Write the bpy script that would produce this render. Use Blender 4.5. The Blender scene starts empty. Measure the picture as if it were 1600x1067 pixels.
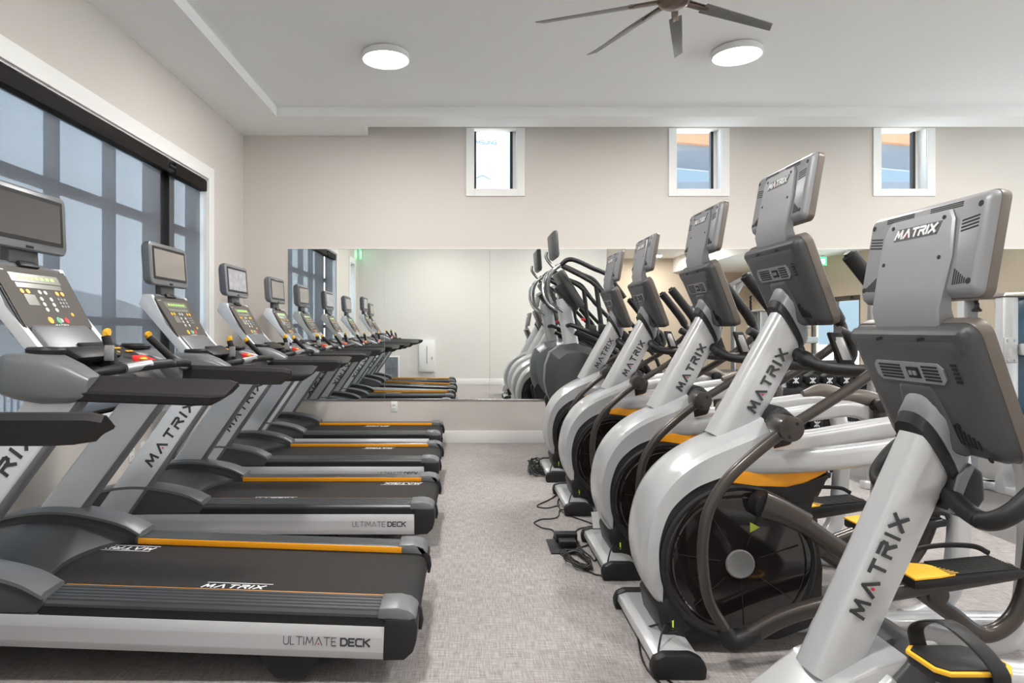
import bpy, bmesh, math, random
from mathutils import Vector, Matrix
random.seed(7)
SC = bpy.context.scene
COL = SC.collection
PI = math.pi
R = math.radians

# ---------------------------------------------------------------- materials
def mat(name, col, rough=0.5, metal=0.0, spec=0.5, coat=0.0, noise=None, bump=None, emit=None, trans=0.0, alpha=1.0):
    m = bpy.data.materials.new(name)
    m.use_nodes = True
    nt = m.node_tree
    b = nt.nodes['Principled BSDF']
    b.inputs['Base Color'].default_value = (*col, 1)
    b.inputs['Roughness'].default_value = rough
    b.inputs['Metallic'].default_value = metal
    b.inputs['Specular IOR Level'].default_value = spec
    b.inputs['Coat Weight'].default_value = coat
    b.inputs['Coat Roughness'].default_value = 0.08
    b.inputs['Transmission Weight'].default_value = trans
    b.inputs['Alpha'].default_value = alpha
    if emit:
        b.inputs['Emission Color'].default_value = (*emit[0], 1)
        b.inputs['Emission Strength'].default_value = emit[1]
    tc = nt.nodes.new('ShaderNodeTexCoord')
    if noise:                                       # (scale, amount)
        n = nt.nodes.new('ShaderNodeTexNoise')
        n.inputs['Scale'].default_value = noise[0]
        n.inputs['Detail'].default_value = 6
        nt.links.new(tc.outputs['Object'], n.inputs['Vector'])
        mx = nt.nodes.new('ShaderNodeMix'); mx.data_type = 'RGBA'
        a = noise[1]
        mx.inputs[6].default_value = (*[max(0, c*(1-a)) for c in col], 1)
        mx.inputs[7].default_value = (*[min(1, c*(1+a)) for c in col], 1)
        nt.links.new(n.outputs['Fac'], mx.inputs[0])
        nt.links.new(mx.outputs[2], b.inputs['Base Color'])
    if bump:                                        # (scale, strength)
        n = nt.nodes.new('ShaderNodeTexNoise')
        n.inputs['Scale'].default_value = bump[0]
        n.inputs['Detail'].default_value = 3
        nt.links.new(tc.outputs['Object'], n.inputs['Vector'])
        bp = nt.nodes.new('ShaderNodeBump')
        bp.inputs['Strength'].default_value = bump[1]
        bp.inputs['Distance'].default_value = 0.002
        nt.links.new(n.outputs['Fac'], bp.inputs['Height'])
        nt.links.new(bp.outputs['Normal'], b.inputs['Normal'])
    return m

SILVER = mat('silver_paint', (0.56, 0.57, 0.585), 0.28, 0.25, coat=0.35, noise=(3, 0.03))
TSILVER = mat('treadmill_silver', (0.72, 0.75, 0.78), 0.32, 0.15, coat=0.2, noise=(3, 0.03))
PANEL = mat('side_panel_silver', (0.56, 0.565, 0.585), 0.38, 0.3, noise=(3, 0.03))
GREY = mat('grey_plastic', (0.068, 0.070, 0.073), 0.42, 0.1, bump=(900, 0.15))
MGREY = mat('mid_grey_plastic', (0.185, 0.192, 0.205), 0.38, 0.3, bump=(900, 0.1))
LGREY = mat('light_grey_plastic', (0.28, 0.285, 0.30), 0.4, 0.25, bump=(900, 0.1))
TAUPE = mat('taupe_plastic', (0.16, 0.137, 0.12), 0.4, 0.15)
DARK = mat('dark_plastic', (0.017, 0.017, 0.0185), 0.45, spec=0.35, bump=(800, 0.12))
DTUBE = mat('dark_metallic_tube', (0.07, 0.06, 0.055), 0.33, 0.45, coat=0.15)
BLACK = mat('black_rubber', (0.008, 0.008, 0.009), 0.5, bump=(700, 0.2))
RUBBER = mat('arm_rubber', (0.022, 0.0205, 0.021), 0.55, spec=0.3, noise=(30, 0.08), bump=(500, 0.2))
BELT = mat('running_belt', (0.021, 0.0195, 0.019), 0.68, spec=0.3, noise=(25, 0.15), bump=(1200, 0.35))
RAIL = mat('ribbed_rail', (0.10, 0.105, 0.112), 0.3, 0.5)
ORANGE = mat('orange_plastic', (0.90, 0.36, 0.01), 0.38, noise=(8, 0.04))
YELLOW = mat('yellow_plastic', (0.92, 0.50, 0.03), 0.4)
RED = mat('red_plastic', (0.75, 0.02, 0.02), 0.35)
REDDOT = mat('red_dot', (0.7, 0.02, 0.05), 0.4)
INK = mat('lettering_dark', (0.045, 0.048, 0.055), 0.4)
INKW = mat('lettering_white', (0.85, 0.86, 0.88), 0.35)
CHROME = mat('chrome', (0.72, 0.73, 0.74), 0.16, 1.0)
GLOSSDISC = mat('smoked_disc', (0.012, 0.009, 0.009), 0.06, 0.0, coat=0.6, noise=(5, 0.3))
HUBG = mat('hub_grey', (0.22, 0.22, 0.225), 0.35, 0.3)
SCREEN = mat('tv_glass', (0.03, 0.03, 0.032), 0.05, 0.0, spec=1.0, coat=1.0)
SCREENON = mat('tv_glass_lit', (0.35, 0.34, 0.38), 0.12, noise=(22, 0.5))
SCREENOFF = mat('tv_glass_pale', (0.30, 0.27, 0.245), 0.10, noise=(1.5, 0.12))
FACE = mat('console_face', (0.10, 0.088, 0.081), 0.6, spec=0.25, noise=(6, 0.05))
LCD = mat('lcd_strip', (0.2, 0.2, 0.16), 0.25)
LCDG = mat('lcd_green', (0.25, 0.5, 0.1), 0.4, emit=((0.35, 0.8, 0.12), 0.35))
BTNW = mat('button_white', (0.62, 0.62, 0.6), 0.4)
BTNG = mat('button_green', (0.12, 0.42, 0.22), 0.4)
VENT = mat('vent_black', (0.008, 0.008, 0.008), 0.6)
STEEL = mat('brushed_steel', (0.45, 0.45, 0.46), 0.3, 0.8)
WALL = mat('wall_paint', (0.635, 0.595, 0.555), 0.85, noise=(2, 0.012), bump=(260, 0.12))
WALLB = mat('wall_paint_rear', (0.70, 0.68, 0.65), 0.85, noise=(2, 0.012))
WALLW = mat('wall_warm_lit', (0.62, 0.52, 0.41), 0.85, noise=(2, 0.02))  # same beige walls, with the warmer light put into the colour
CEIL = mat('ceiling_paint', (0.93, 0.93, 0.93), 0.9, noise=(2, 0.01))
TRIM = mat('white_trim', (0.82, 0.815, 0.80), 0.45, noise=(3, 0.01))
WFRAME = mat('window_frame_black', (0.02, 0.02, 0.022), 0.45)
WHITEP = mat('white_plate', (0.80, 0.80, 0.78), 0.4)
MIRROR = mat('mirror_silvering', (0.86, 0.885, 0.87), 0.012, 1.0)
HEADRAIL = mat('bronze_headrail', (0.010, 0.008, 0.0075), 0.7, spec=0.2)
BLUE = mat('blue_smoked_shroud', (0.03, 0.10, 0.17), 0.12, coat=0.5, noise=(3, 0.35))
BROWNPAD = mat('brown_vinyl', (0.10, 0.065, 0.05), 0.4)
WOOD = mat('cedar_soffit', (0.42, 0.20, 0.10), 0.6, noise=(14, 0.2))
OUTWHITE = mat('house_wrap', (0.78, 0.80, 0.82), 0.6)
OUTGREY = mat('exterior_grey', (0.17, 0.19, 0.225), 0.6)
GROUNDB = mat('bounce_ground', (0.82, 0.81, 0.79), 0.9, noise=(2, 0.08))  # unseen outside ground, made pale to bounce sunlight up to the ceiling
GROUND = mat('concrete_ground', (0.30, 0.31, 0.33), 0.9, noise=(2, 0.15))
HILL = mat('hill_scrub', (0.13, 0.14, 0.155), 0.95, noise=(0.4, 0.3))
WATER = mat('pool_water', (0.08, 0.28, 0.33), 0.1)
EXITG = mat('exit_green', (0.04, 0.5, 0.16), 0.4, emit=((0.1, 0.9, 0.35), 0.9))
EXITW = mat('exit_letters', (0.9, 1, 0.9), 0.4, emit=((0.8, 1.0, 0.85), 2.0))
LAMP = mat('lamp_diffuser', (0.95, 0.95, 0.95), 0.4, emit=((1.0, 0.98, 0.95), 6.0))
LAMPRIM = mat('lamp_rim', (0.78, 0.78, 0.78), 0.4)
FANBLADE = mat('fan_blade', (0.20, 0.20, 0.20), 0.35, 0.4)
FANHUB = mat('fan_hub_bronze', (0.22, 0.17, 0.14), 0.28, 0.8)
YTAG = mat('yellow_tag', (0.65, 0.8, 0.05), 0.5)
CORD = mat('cord_black', (0.012, 0.012, 0.012), 0.5)
DOORM = mat('door_dark', (0.05, 0.035, 0.028), 0.4)

def glass(name, tint=(0.9, 0.95, 0.97), fac=0.06):
    m = bpy.data.materials.new(name); m.use_nodes = True
    nt = m.node_tree; nt.nodes.clear()
    out = nt.nodes.new('ShaderNodeOutputMaterial')
    t = nt.nodes.new('ShaderNodeBsdfTransparent'); t.inputs[0].default_value = (*tint, 1)
    g = nt.nodes.new('ShaderNodeBsdfGlossy'); g.inputs['Roughness'].default_value = 0.02
    mx = nt.nodes.new('ShaderNodeMixShader'); mx.inputs[0].default_value = fac
    nt.links.new(t.outputs[0], mx.inputs[1]); nt.links.new(g.outputs[0], mx.inputs[2])
    nt.links.new(mx.outputs[0], out.inputs[0])
    return m
GLASS = glass('window_glass')
FROST = glass('door_glass', (0.95, 0.95, 0.95), 0.1)

def shade_mat():
    m = bpy.data.materials.new('solar_shade_weave'); m.use_nodes = True
    nt = m.node_tree; nt.nodes.clear()
    out = nt.nodes.new('ShaderNodeOutputMaterial')
    tc = nt.nodes.new('ShaderNodeTexCoord')
    mp = nt.nodes.new('ShaderNodeMapping'); mp.inputs['Scale'].default_value = (1, 420, 60)
    n = nt.nodes.new('ShaderNodeTexNoise'); n.inputs['Scale'].default_value = 1.0; n.inputs['Detail'].default_value = 2
    nt.links.new(tc.outputs['Object'], mp.inputs[0]); nt.links.new(mp.outputs[0], n.inputs['Vector'])
    rmp = nt.nodes.new('ShaderNodeMapRange')
    rmp.inputs['From Min'].default_value = 0.3; rmp.inputs['From Max'].default_value = 0.7
    rmp.inputs['To Min'].default_value = 0.60; rmp.inputs['To Max'].default_value = 0.72
    nt.links.new(n.outputs['Fac'], rmp.inputs[0])
    t = nt.nodes.new('ShaderNodeBsdfTransparent')
    d = nt.nodes.new('ShaderNodeBsdfDiffuse'); d.inputs[0].default_value = (0.13, 0.13, 0.138, 1)
    tl = nt.nodes.new('ShaderNodeBsdfTranslucent'); tl.inputs[0].default_value = (0.12, 0.12, 0.125, 1)
    ad = nt.nodes.new('ShaderNodeAddShader')
    nt.links.new(d.outputs[0], ad.inputs[0]); nt.links.new(tl.outputs[0], ad.inputs[1])
    mx = nt.nodes.new('ShaderNodeMixShader')
    nt.links.new(rmp.outputs[0], mx.inputs[0])
    nt.links.new(t.outputs[0], mx.inputs[1]); nt.links.new(ad.outputs[0], mx.inputs[2])
    nt.links.new(mx.outputs[0], out.inputs[0])
    return m
SHADE = shade_mat()

def carpet_mat():
    m = bpy.data.materials.new('woven_carpet'); m.use_nodes = True
    nt = m.node_tree; b = nt.nodes['Principled BSDF']
    b.inputs['Roughness'].default_value = 0.95; b.inputs['Specular IOR Level'].default_value = 0.15
    tc = nt.nodes.new('ShaderNodeTexCoord')
    def noise(scale, vecscale, detail=3):
        mp = nt.nodes.new('ShaderNodeMapping'); mp.inputs['Scale'].default_value = vecscale
        n = nt.nodes.new('ShaderNodeTexNoise'); n.inputs['Scale'].default_value = scale; n.inputs['Detail'].default_value = detail
        nt.links.new(tc.outputs['Object'], mp.inputs[0]); nt.links.new(mp.outputs[0], n.inputs['Vector'])
        return n
    a = noise(1, (14, 190, 1)); c = noise(1, (190, 14, 1)); g = noise(1.2, (1, 1, 1)); f = noise(330, (1, 1, 1), 2)
    def mth(op, x, y):
        k = nt.nodes.new('ShaderNodeMath'); k.operation = op
        for i, v in ((0, x), (1, y)):
            if isinstance(v, (int, float)): k.inputs[i].default_value = v
            else: nt.links.new(v, k.inputs[i])
        return k.outputs[0]
    s = mth('ADD', mth('MULTIPLY', a.outputs['Fac'], 0.5), mth('MULTIPLY', c.outputs['Fac'], 0.5))
    s = mth('ADD', mth('MULTIPLY', s, 0.75), mth('MULTIPLY', f.outputs['Fac'], 0.25))
    r = nt.nodes.new('ShaderNodeValToRGB')
    e = r.color_ramp.elements
    e[0].position = 0.36; e[0].color = (0.175, 0.160, 0.156, 1)
    e[1].position = 0.66; e[1].color = (0.56, 0.53, 0.52, 1)
    m1 = r.color_ramp.elements.new(0.5); m1.color = (0.355, 0.332, 0.325, 1)
    nt.links.new(s, r.inputs[0])
    # tan fleck
    mx = nt.nodes.new('ShaderNodeMix'); mx.data_type = 'RGBA'
    mx.inputs[7].default_value = (0.36, 0.315, 0.29, 1)
    nt.links.new(mth('MULTIPLY', g.outputs['Fac'], 0.35), mx.inputs[0]); nt.links.new(r.outputs[0], mx.inputs[6])
    # second flooring: dark speckled rubber to the right of X=3.2
    sp = noise(260, (1, 1, 1), 2)
    r2 = nt.nodes.new('ShaderNodeValToRGB'); e = r2.color_ramp.elements
    e[0].position = 0.42; e[0].color = (0.045, 0.042, 0.042, 1)
    e[1].position = 0.62; e[1].color = (0.36, 0.34, 0.33, 1)
    nt.links.new(sp.outputs['Fac'], r2.inputs[0])
    sx = nt.nodes.new('ShaderNodeSeparateXYZ'); nt.links.new(tc.outputs['Object'], sx.inputs[0])
    sel = mth('GREATER_THAN', sx.outputs['X'], 3.2)
    m3 = nt.nodes.new('ShaderNodeMix'); m3.data_type = 'RGBA'
    nt.links.new(sel, m3.inputs[0]); nt.links.new(mx.outputs[2], m3.inputs[6]); nt.links.new(r2.outputs[0], m3.inputs[7])
    nt.links.new(m3.outputs[2], b.inputs['Base Color'])
    bp = nt.nodes.new('ShaderNodeBump'); bp.inputs['Strength'].default_value = 0.5; bp.inputs['Distance'].default_value = 0.003
    nt.links.new(s, bp.inputs['Height']); nt.links.new(bp.outputs[0], b.inputs['Normal'])
    return m
CARPET = carpet_mat()

# ---------------------------------------------------------------- mesh builder
def crom(pts, n=8):
    P = [Vector(p) for p in pts]
    if len(P) < 3: return P
    P = [P[0]*2-P[1]] + P + [P[-1]*2-P[-2]]
    out = []
    for i in range(1, len(P)-2):
        a, b, c, d = P[i-1:i+3]
        for k in range(n):
            t = k/n
            out.append(0.5*((2*b)+(c-a)*t+(2*a-5*b+4*c-d)*t*t+(3*b-a-3*c+d)*t**3))
    out.append(P[-2])
    return out

class MB:
    def __init__(s, off=(0, 0, 0)):
        s.bm = bmesh.new(); s.off = Vector(off)
    def _faces(s, vs, fs):
        V = [s.bm.verts.new(v) for v in vs]
        F = []
        for f in fs:
            try: F.append(s.bm.faces.new([V[i] for i in f]))
            except ValueError: pass
        return V, F
    def _bevel(s, V, F, w, seg=2):
        if w <= 0: return
        es = set()
        for f in F:
            for e in f.edges: es.add(e)
        bmesh.ops.bevel(s.bm, geom=list(es), offset=w, segments=seg, profile=0.5, affect='EDGES', clamp_overlap=True)
    def hexa(s, pts, bev=0):       # 8 corners: bottom 4 (ccw) top 4
        V, F = s._faces(pts, [(3, 2, 1, 0), (4, 5, 6, 7), (0, 1, 5, 4), (1, 2, 6, 5), (2, 3, 7, 6), (3, 0, 4, 7)])
        s._bevel(V, F, bev); return s
    def box(s, x0, x1, y0, y1, z0, z1, bev=0):
        return s.hexa([(x0, y0, z0), (x1, y0, z0), (x1, y1, z0), (x0, y1, z0), (x0, y0, z1), (x1, y0, z1), (x1, y1, z1), (x0, y1, z1)], bev)
    def prism(s, poly, y0, y1, bev=0, axis='y', seg=2, shrink=None):
        # poly: (a,b) pairs. axis y -> (x,z); x -> (y,z); z -> (x,y)
        if y0 > y1: y0, y1 = y1, y0
        def mk(p, t):
            if axis == 'y': return (p[0], t, p[1])
            if axis == 'x': return (t, p[0], p[1])
            return (p[0], p[1], t)
        n = len(poly)
        area = sum(poly[i][0]*poly[(i+1) % n][1]-poly[(i+1) % n][0]*poly[i][1] for i in range(n))
        if area < 0: poly = poly[::-1]
        p2 = poly
        if shrink:
            cx = sum(p[0] for p in poly)/n; cy = sum(p[1] for p in poly)/n
            p2 = [(cx+(p[0]-cx)*shrink, cy+(p[1]-cy)*shrink) for p in poly]
        vs = [mk(p, y0) for p in poly]+[mk(p, y1) for p in p2]
        fs = [tuple(range(n)), tuple(range(2*n-1, n-1, -1))]
        for i in range(n):
            j = (i+1) % n
            fs.append((i, i+n, j+n, j))
        V, F = s._faces(vs, fs)
        s._bevel(V, F, bev, seg); return s
    def cyl(s, p0, p1, r0, r1=None, n=28, bev=0):
        r1 = r0 if r1 is None else r1
        p0 = Vector(p0); p1 = Vector(p1); d = (p1-p0).normalized()
        u = d.orthogonal().normalized(); w = d.cross(u)
        vs = []
        for p, r in ((p0, r0), (p1, r1)):
            for k in range(n):
                a = 2*PI*k/n
                vs.append(p+u*(r*math.cos(a))+w*(r*math.sin(a)))
        fs = [tuple(range(n-1, -1, -1)), tuple(range(n, 2*n))]
        for i in range(n):
            j = (i+1) % n; fs.append((i, j, j+n, i+n))
        V, F = s._faces(vs, fs)
        if bev:
            es = set(F[0].edges) | set(F[1].edges)
            bmesh.ops.bevel(s.bm, geom=list(es), offset=bev, segments=2, profile=0.5, affect='EDGES', clamp_overlap=True)
        return s
    def loft(s, rings, cap=True, closed=True):
        n = len(rings[0]); vs = [v for r in rings for v in r]; fs = []
        for i in range(len(rings)-1):
            for k in range(n if closed else n-1):
                j = (k+1) % n
                fs.append((i*n+k, i*n+j, (i+1)*n+j, (i+1)*n+k))
        if cap and closed:
            fs.append(tuple(range(n-1, -1, -1))); fs.append(tuple((len(rings)-1)*n+k for k in range(n)))
        s._faces(vs, fs); return s
    def tube(s, pts, r, n=14, smooth=7, ry=None, up=(0, 1, 0), power=2.0, rad=None):
        # r: radius in the plane normal; ry: radius along 'up' axis
        P = crom(pts, smooth) if smooth else [Vector(p) for p in pts]
        m = len(P); rings = []
        U0 = Vector(up)
        for i, p in enumerate(P):
            t = (P[min(i+1, m-1)]-P[max(i-1, 0)]).normalized()
            u = U0-t*U0.dot(t)
            if u.length < 1e-3: u = t.orthogonal()
            u.normalize(); w = t.cross(u).normalized()
            f = i/(m-1)
            rr = r if not rad else rad(f)*r
            yy = (ry if ry is not None else r)*(rad(f) if rad else 1)
            ring = []
            for k in range(n):
                a = 2*PI*k/n; c, q = math.cos(a), math.sin(a)
                ring.append(p+w*(rr*math.copysign(abs(c)**(2/power), c))+u*(yy*math.copysign(abs(q)**(2/power), q)))
            rings.append(ring)
        return s.loft(rings)
    def ellipsoid(s, c, r, nu=20, nv=12):
        c = Vector(c); rings = []
        for i in range(1, nv):
            th = PI*i/nv
            rings.append([c+Vector((r[0]*math.sin(th)*math.cos(2*PI*k/nu), r[1]*math.sin(th)*math.sin(2*PI*k/nu), -r[2]*math.cos(th))) for k in range(nu)])
        return s.loft(rings)
    def lathe(s, c, prof, axis='z', n=36):   # prof: (r, h)
        c = Vector(c); rings = []
        for r_, h in prof:
            ring = []
            for k in range(n):
                a = 2*PI*k/n; p, q = r_*math.cos(a), r_*math.sin(a)
                ring.append(c+(Vector((p, q, h)) if axis == 'z' else Vector((p, h, q))))
            rings.append(ring)
        return s.loft(rings)
    def strokes(s, segs, F, t=0.001):        # segs: quads in 2D, F(u,v,n)->3D
        for qi, q in enumerate(segs):
            tt = t+4e-5*qi
            vs = [F(u, v, 0.0) for u, v in q]+[F(u, v, tt) for u, v in q]
            n = len(q)
            fs = [tuple(range(n-1, -1, -1)), tuple(range(n, 2*n))]+[(i, (i+1) % n, (i+1) % n+n, i+n) for i in range(n)]
            s._faces(vs, fs)
        return s
    def xf(s, M_):
        bmesh.ops.transform(s.bm, matrix=M_, verts=s.bm.verts[:]); return s
    def build(s, name, m, parent=None, label=None, ang=32, smooth=True):
        bm = s.bm
        bmesh.ops.recalc_face_normals(bm, faces=bm.faces[:])
        bmesh.ops.translate(bm, vec=-s.off, verts=bm.verts[:])
        me = bpy.data.meshes.new(name); bm.to_mesh(me); bm.free()
        me.materials.append(m)
        if smooth:
            me.polygons.foreach_set('use_smooth', [True]*len(me.polygons))
            me.set_sharp_from_angle(angle=R(ang))
        o = bpy.data.objects.new(name, me); COL.objects.link(o)
        if parent: o.parent = parent
        if label: o['label'] = label
        return o

def thing(name, label, cat, loc=(0, 0, 0), group=None, rot=(0, 0, 0)):
    o = bpy.data.objects.new(name, None); COL.objects.link(o)
    o.location = loc; o.rotation_euler = rot; o.empty_display_size = 0.1
    o['label'] = label; o['category'] = cat
    if group: o['group'] = group
    return o
def tag(o, label, cat, group=None):
    o['label'] = label; o['category'] = cat
    if group: o['group'] = group
    return o
def struct(o):
    o['kind'] = 'structure'; return o
KIDS = {}
def dup(root, loc, label=None, rot=None, group=None):
    r = root.copy(); COL.objects.link(r); r.location = loc
    if label: r['label'] = label
    if group: r['group'] = group
    if rot: r.rotation_euler = rot
    for ch in list(root.children):
        c = ch.copy(); COL.objects.link(c); c.parent = r
        for g in list(ch.children):
            d = g.copy(); COL.objects.link(d); d.parent = c
    return r

# stroke font -------------------------------------------------------------
LET = {
 'M': (1.25, [[(0, 0), (.18, 1), (.625, .25), (1.07, 1), (1.25, 0)]]),
 'A': (1.15, [[(0, 0), (.575, 1), (1.15, 0)]]),
 'T': (1.0, [[(0, 1), (1, 1)], [(.5, 1), (.5, 0)]]),
 'R': (1.0, [[(0, 0), (0, .55), (.75, .55), (.95, .7), (.95, .88), (.8, 1), (0, 1)], [(.5, .55), (1.0, 0)]]),
 'I': (0.05, [[(0, 0), (0, 1)]]),
 'X': (1.05, [[(0, 0), (1.05, 1)], [(0, 1), (1.05, 0)]]),
 'U': (.85, [[(0, 1), (0, .2), (.2, 0), (.65, 0), (.85, .2), (.85, 1)]]),
 'L': (.65, [[(0, 1), (0, 0), (.65, 0)]]),
 'E': (.75, [[(.75, 0), (0, 0), (0, 1), (.75, 1)], [(0, .5), (.65, .5)]]),
 'D': (.9, [[(0, 0), (0, 1), (.6, 1), (.9, .75), (.9, .25), (.6, 0), (0, 0)]]),
 'C': (.85, [[(.85, 1), (.2, 1), (0, .8), (0, .2), (.2, 0), (.85, 0)]]),
 'K': (.85, [[(0, 0), (0, 1)], [(.85, 1), (0, .45)], [(.25, .6), (.85, 0)]]),
 'S': (.75, [[(0, 0), (.75, 0), (.75, .5), (0, .5), (0, 1), (.75, 1)]]),
 'N': (.85, [[(0, 0), (0, 1), (.85, 0), (.85, 1)]]),
 'G': (.85, [[(.85, 1), (0, 1), (0, 0), (.85, 0), (.85, .5), (.45, .5)]]),
 'V': (.9, [[(0, 1), (.45, 0), (.9, 1)]]),
}
def text(txt, length, height, sw, italic=0.0, gap=0.35, bold=None):
    """quads for txt, fitted into length x height, origin at lower left; also returns the place of A's dot"""
    w = 0; pos = []
    for i, ch in enumerate(txt):
        if ch == ' ':
            w += .45; pos.append(None); continue
        pos.append(w); w += LET[ch][0]+gap
    w -= gap
    sx = (length-sw)/w; sy = height-sw; quads = []; dots = []
    for i, ch in enumerate(txt):
        if ch == ' ': continue
        ww = sw*(bold(i) if bold else 1)
        for line in LET[ch][1]:
            P = [Vector((sw/2+(pos[i]+x)*sx+italic*y*sy, sw/2+y*sy)) for x, y in line]
            for a, b in zip(P[:-1], P[1:]):
                d = (b-a).normalized(); nn = Vector((-d.y, d.x))*ww/2; e = d*ww*0.42
                quads.append([tuple(a-e-nn), tuple(b+e-nn), tuple(b+e+nn), tuple(a-e+nn)])
        if ch == 'A':
            dots.append((sw/2+(pos[i]+.575)*sx+italic*.2*sy, sw/2+.2*sy))
    return quads, dots
def dotquad(c, r, n=8):
    return [(c[0]+r*math.cos(2*PI*k/n), c[1]+r*math.sin(2*PI*k/n)) for k in range(n)]
def frame(o, u, v):
    o, u, v = Vector(o), Vector(u).normalized(), Vector(v).normalized()
    n = u.cross(v)
    return lambda a, b, c=0.0: o+u*a+v*b+n*c
# ---------------------------------------------------------------- camera, world, render look
cam = bpy.data.cameras.new('camera'); co = bpy.data.objects.new('camera', cam); COL.objects.link(co)
co.location = (0, 0, 1.25); co.rotation_euler = (PI/2, 0, 0)
cam.sensor_width = 36; cam.lens = 22.5; cam.shift_x = 0.045; cam.shift_y = -0.01156; cam.clip_start = 0.02; cam.clip_end = 400
SC.camera = co
SC.view_settings.view_transform = 'Standard'; SC.view_settings.look = 'None'
SC.view_settings.gamma = 1; SC.view_settings.use_curve_mapping = False
SC.view_settings.exposure = 0.0
w = bpy.data.worlds.new('sky'); SC.world = w; w.use_nodes = True
nt = w.node_tree; bg = nt.nodes['Background']
tc = nt.nodes.new('ShaderNodeTexCoord'); sp = nt.nodes.new('ShaderNodeSeparateXYZ')
rp = nt.nodes.new('ShaderNodeValToRGB'); e = rp.color_ramp.elements
e[0].position = 0.0; e[0].color = (0.84, 0.90, 0.96, 1)
e[1].position = 0.6; e[1].color = (0.50, 0.66, 0.86, 1)
nt.links.new(tc.outputs['Generated'], sp.inputs[0]); nt.links.new(sp.outputs['Z'], rp.inputs[0]); 
xr_ = nt.nodes.new('ShaderNodeMapRange'); xr_.inputs['From Min'].default_value = -1; xr_.inputs['From Max'].default_value = 1
nt.links.new(sp.outputs['X'], xr_.inputs[0])
rs = nt.nodes.new('ShaderNodeValToRGB'); e = rs.color_ramp.elements
e[0].position = .38; e[0].color = (1, 1, 1, 1); e[1].position = .58; e[1].color = (.19, .225, .25, 1)
k_ = rs.color_ramp.elements.new(.85); k_.color = (.19, .225, .25, 1); k_ = rs.color_ramp.elements.new(.97); k_.color = (1, 1, 1, 1)
mm = nt.nodes.new('ShaderNodeMix'); mm.data_type = 'RGBA'; mm.blend_type = 'MULTIPLY'; mm.inputs[0].default_value = 1
nt.links.new(xr_.outputs[0], rs.inputs[0]); nt.links.new(rp.outputs[0], mm.inputs[6]); nt.links.new(rs.outputs[0], mm.inputs[7])
nt.links.new(mm.outputs[2], bg.inputs[0])
bg.inputs[1].default_value = 2.1

# ---------------------------------------------------------------- room
XL, YF, ZC = -2.457, 7.06, 3.485
XR, YB = 9.0, -6.0
YN = -0.45                       # short rear wall behind the camera on the left side
XN = 3.2                         # where that wall ends
struct(MB().box(XL-.25, XR+.2, YB-.2, YF+.25, -0.12, 0).build('floor', CARPET, smooth=False))

def wall_grid(fixed, axis, a0, a1, z0, z1, holes, thick):
    """wall slab with rectangular holes; fixed=(inner, outer) coordinate; a = running coordinate"""
    As = sorted({a0, a1, *[h[0] for h in holes], *[h[1] for h in holes]})
    Zs = sorted({z0, z1, *[h[2] for h in holes], *[h[3] for h in holes]})
    m = MB()
    for i in range(len(As)-1):
        for j in range(len(Zs)-1):
            ca, cz = (As[i]+As[i+1])/2, (Zs[j]+Zs[j+1])/2
            if any(h[0] < ca < h[1] and h[2] < cz < h[3] for h in holes): continue
            if axis == 'x': m.box(As[i], As[i+1], fixed[0], fixed[1], Zs[j], Zs[j+1])
            else: m.box(fixed[0], fixed[1], As[i], As[i+1], Zs[j], Zs[j+1])
    bmesh.ops.remove_doubles(m.bm, verts=m.bm.verts[:], dist=1e-5)
    return m
def px(x): return (x-728)*.00706
FW = [(px(741), px(808)), (px(1057), px(1127)), (px(1376), px(1448))]
FZ = (2.80, 3.47)
fh = [(a, b, FZ[0], FZ[1]) for a, b in FW]
struct(wall_grid((YF, YF+.18), 'x', XL-.2, XR, 0, 3.62, fh, .18).build('wall_far', WALL, smooth=False))
LW = (2.0, 6.08, 0.68, 2.68)     # big left window (y0,y1,z0,z1)
LN = (0.05, 0.55, 0.75, 2.68)    # narrow left window
struct(wall_grid((XL-.2, XL), 'y', YN, YF, 0, 3.62, [LW, LN], .2).build('wall_left', WALL, smooth=False))
struct(MB().box(XL, XN, YN-.15, YN, 0, 3.62).build('wall_rear', WALLB, smooth=False))
struct(MB().box(XN-.15, XN, YB, YN-.15, 0, 3.62).build('wall_inner', WALLW, smooth=False))
DR = (6.9, 8.0, 0, 2.05)
RWH = [(-2.6, -.5, 0, 2.05), (.2, 1.9, .3, 3.0), (4.0, 6.9, .3, 3.2)]  # door opening, then made-up window openings for extra daylight
struct(wall_grid((YB-.2, YB), 'x', XN-.15, XR, 0, 3.62, [], .2).build('wall_entry', WALLW, smooth=False))
struct(wall_grid((XR, XR+.2), 'y', YB, YF, 0, 3.62, RWH, .2).build('wall_right', WALLW, smooth=False))
# ceiling: raised field, soffit along left wall and far wall
m = MB()
m.box(XL-.2, XR+.2, YB-.2, YF+.2, ZC, ZC+.14)
m.box(XL, -1.90, YN, 6.43, 3.39, ZC)
m.box(XL, XR, 6.43, 6.75, 3.39, ZC)
m.box(XL, -1.08, 6.75, YF, 3.39, ZC)
m.box(6.5, XR, YB, 3.9, 3.05, ZC)
struct(m.build('ceiling', CEIL, smooth=False))
# baseboards
struct(MB().box(XL, XR, YF-.016, YF, 0, .136, .003).build('baseboard_far', TRIM))
struct(MB().box(XL, XL+.016, YN, YF-.016, 0, .136, .003).build('baseboard_left', TRIM))
struct(MB().box(XL, XN, YN, YN+.016, 0, .136, .003).build('baseboard_rear', TRIM))

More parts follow.
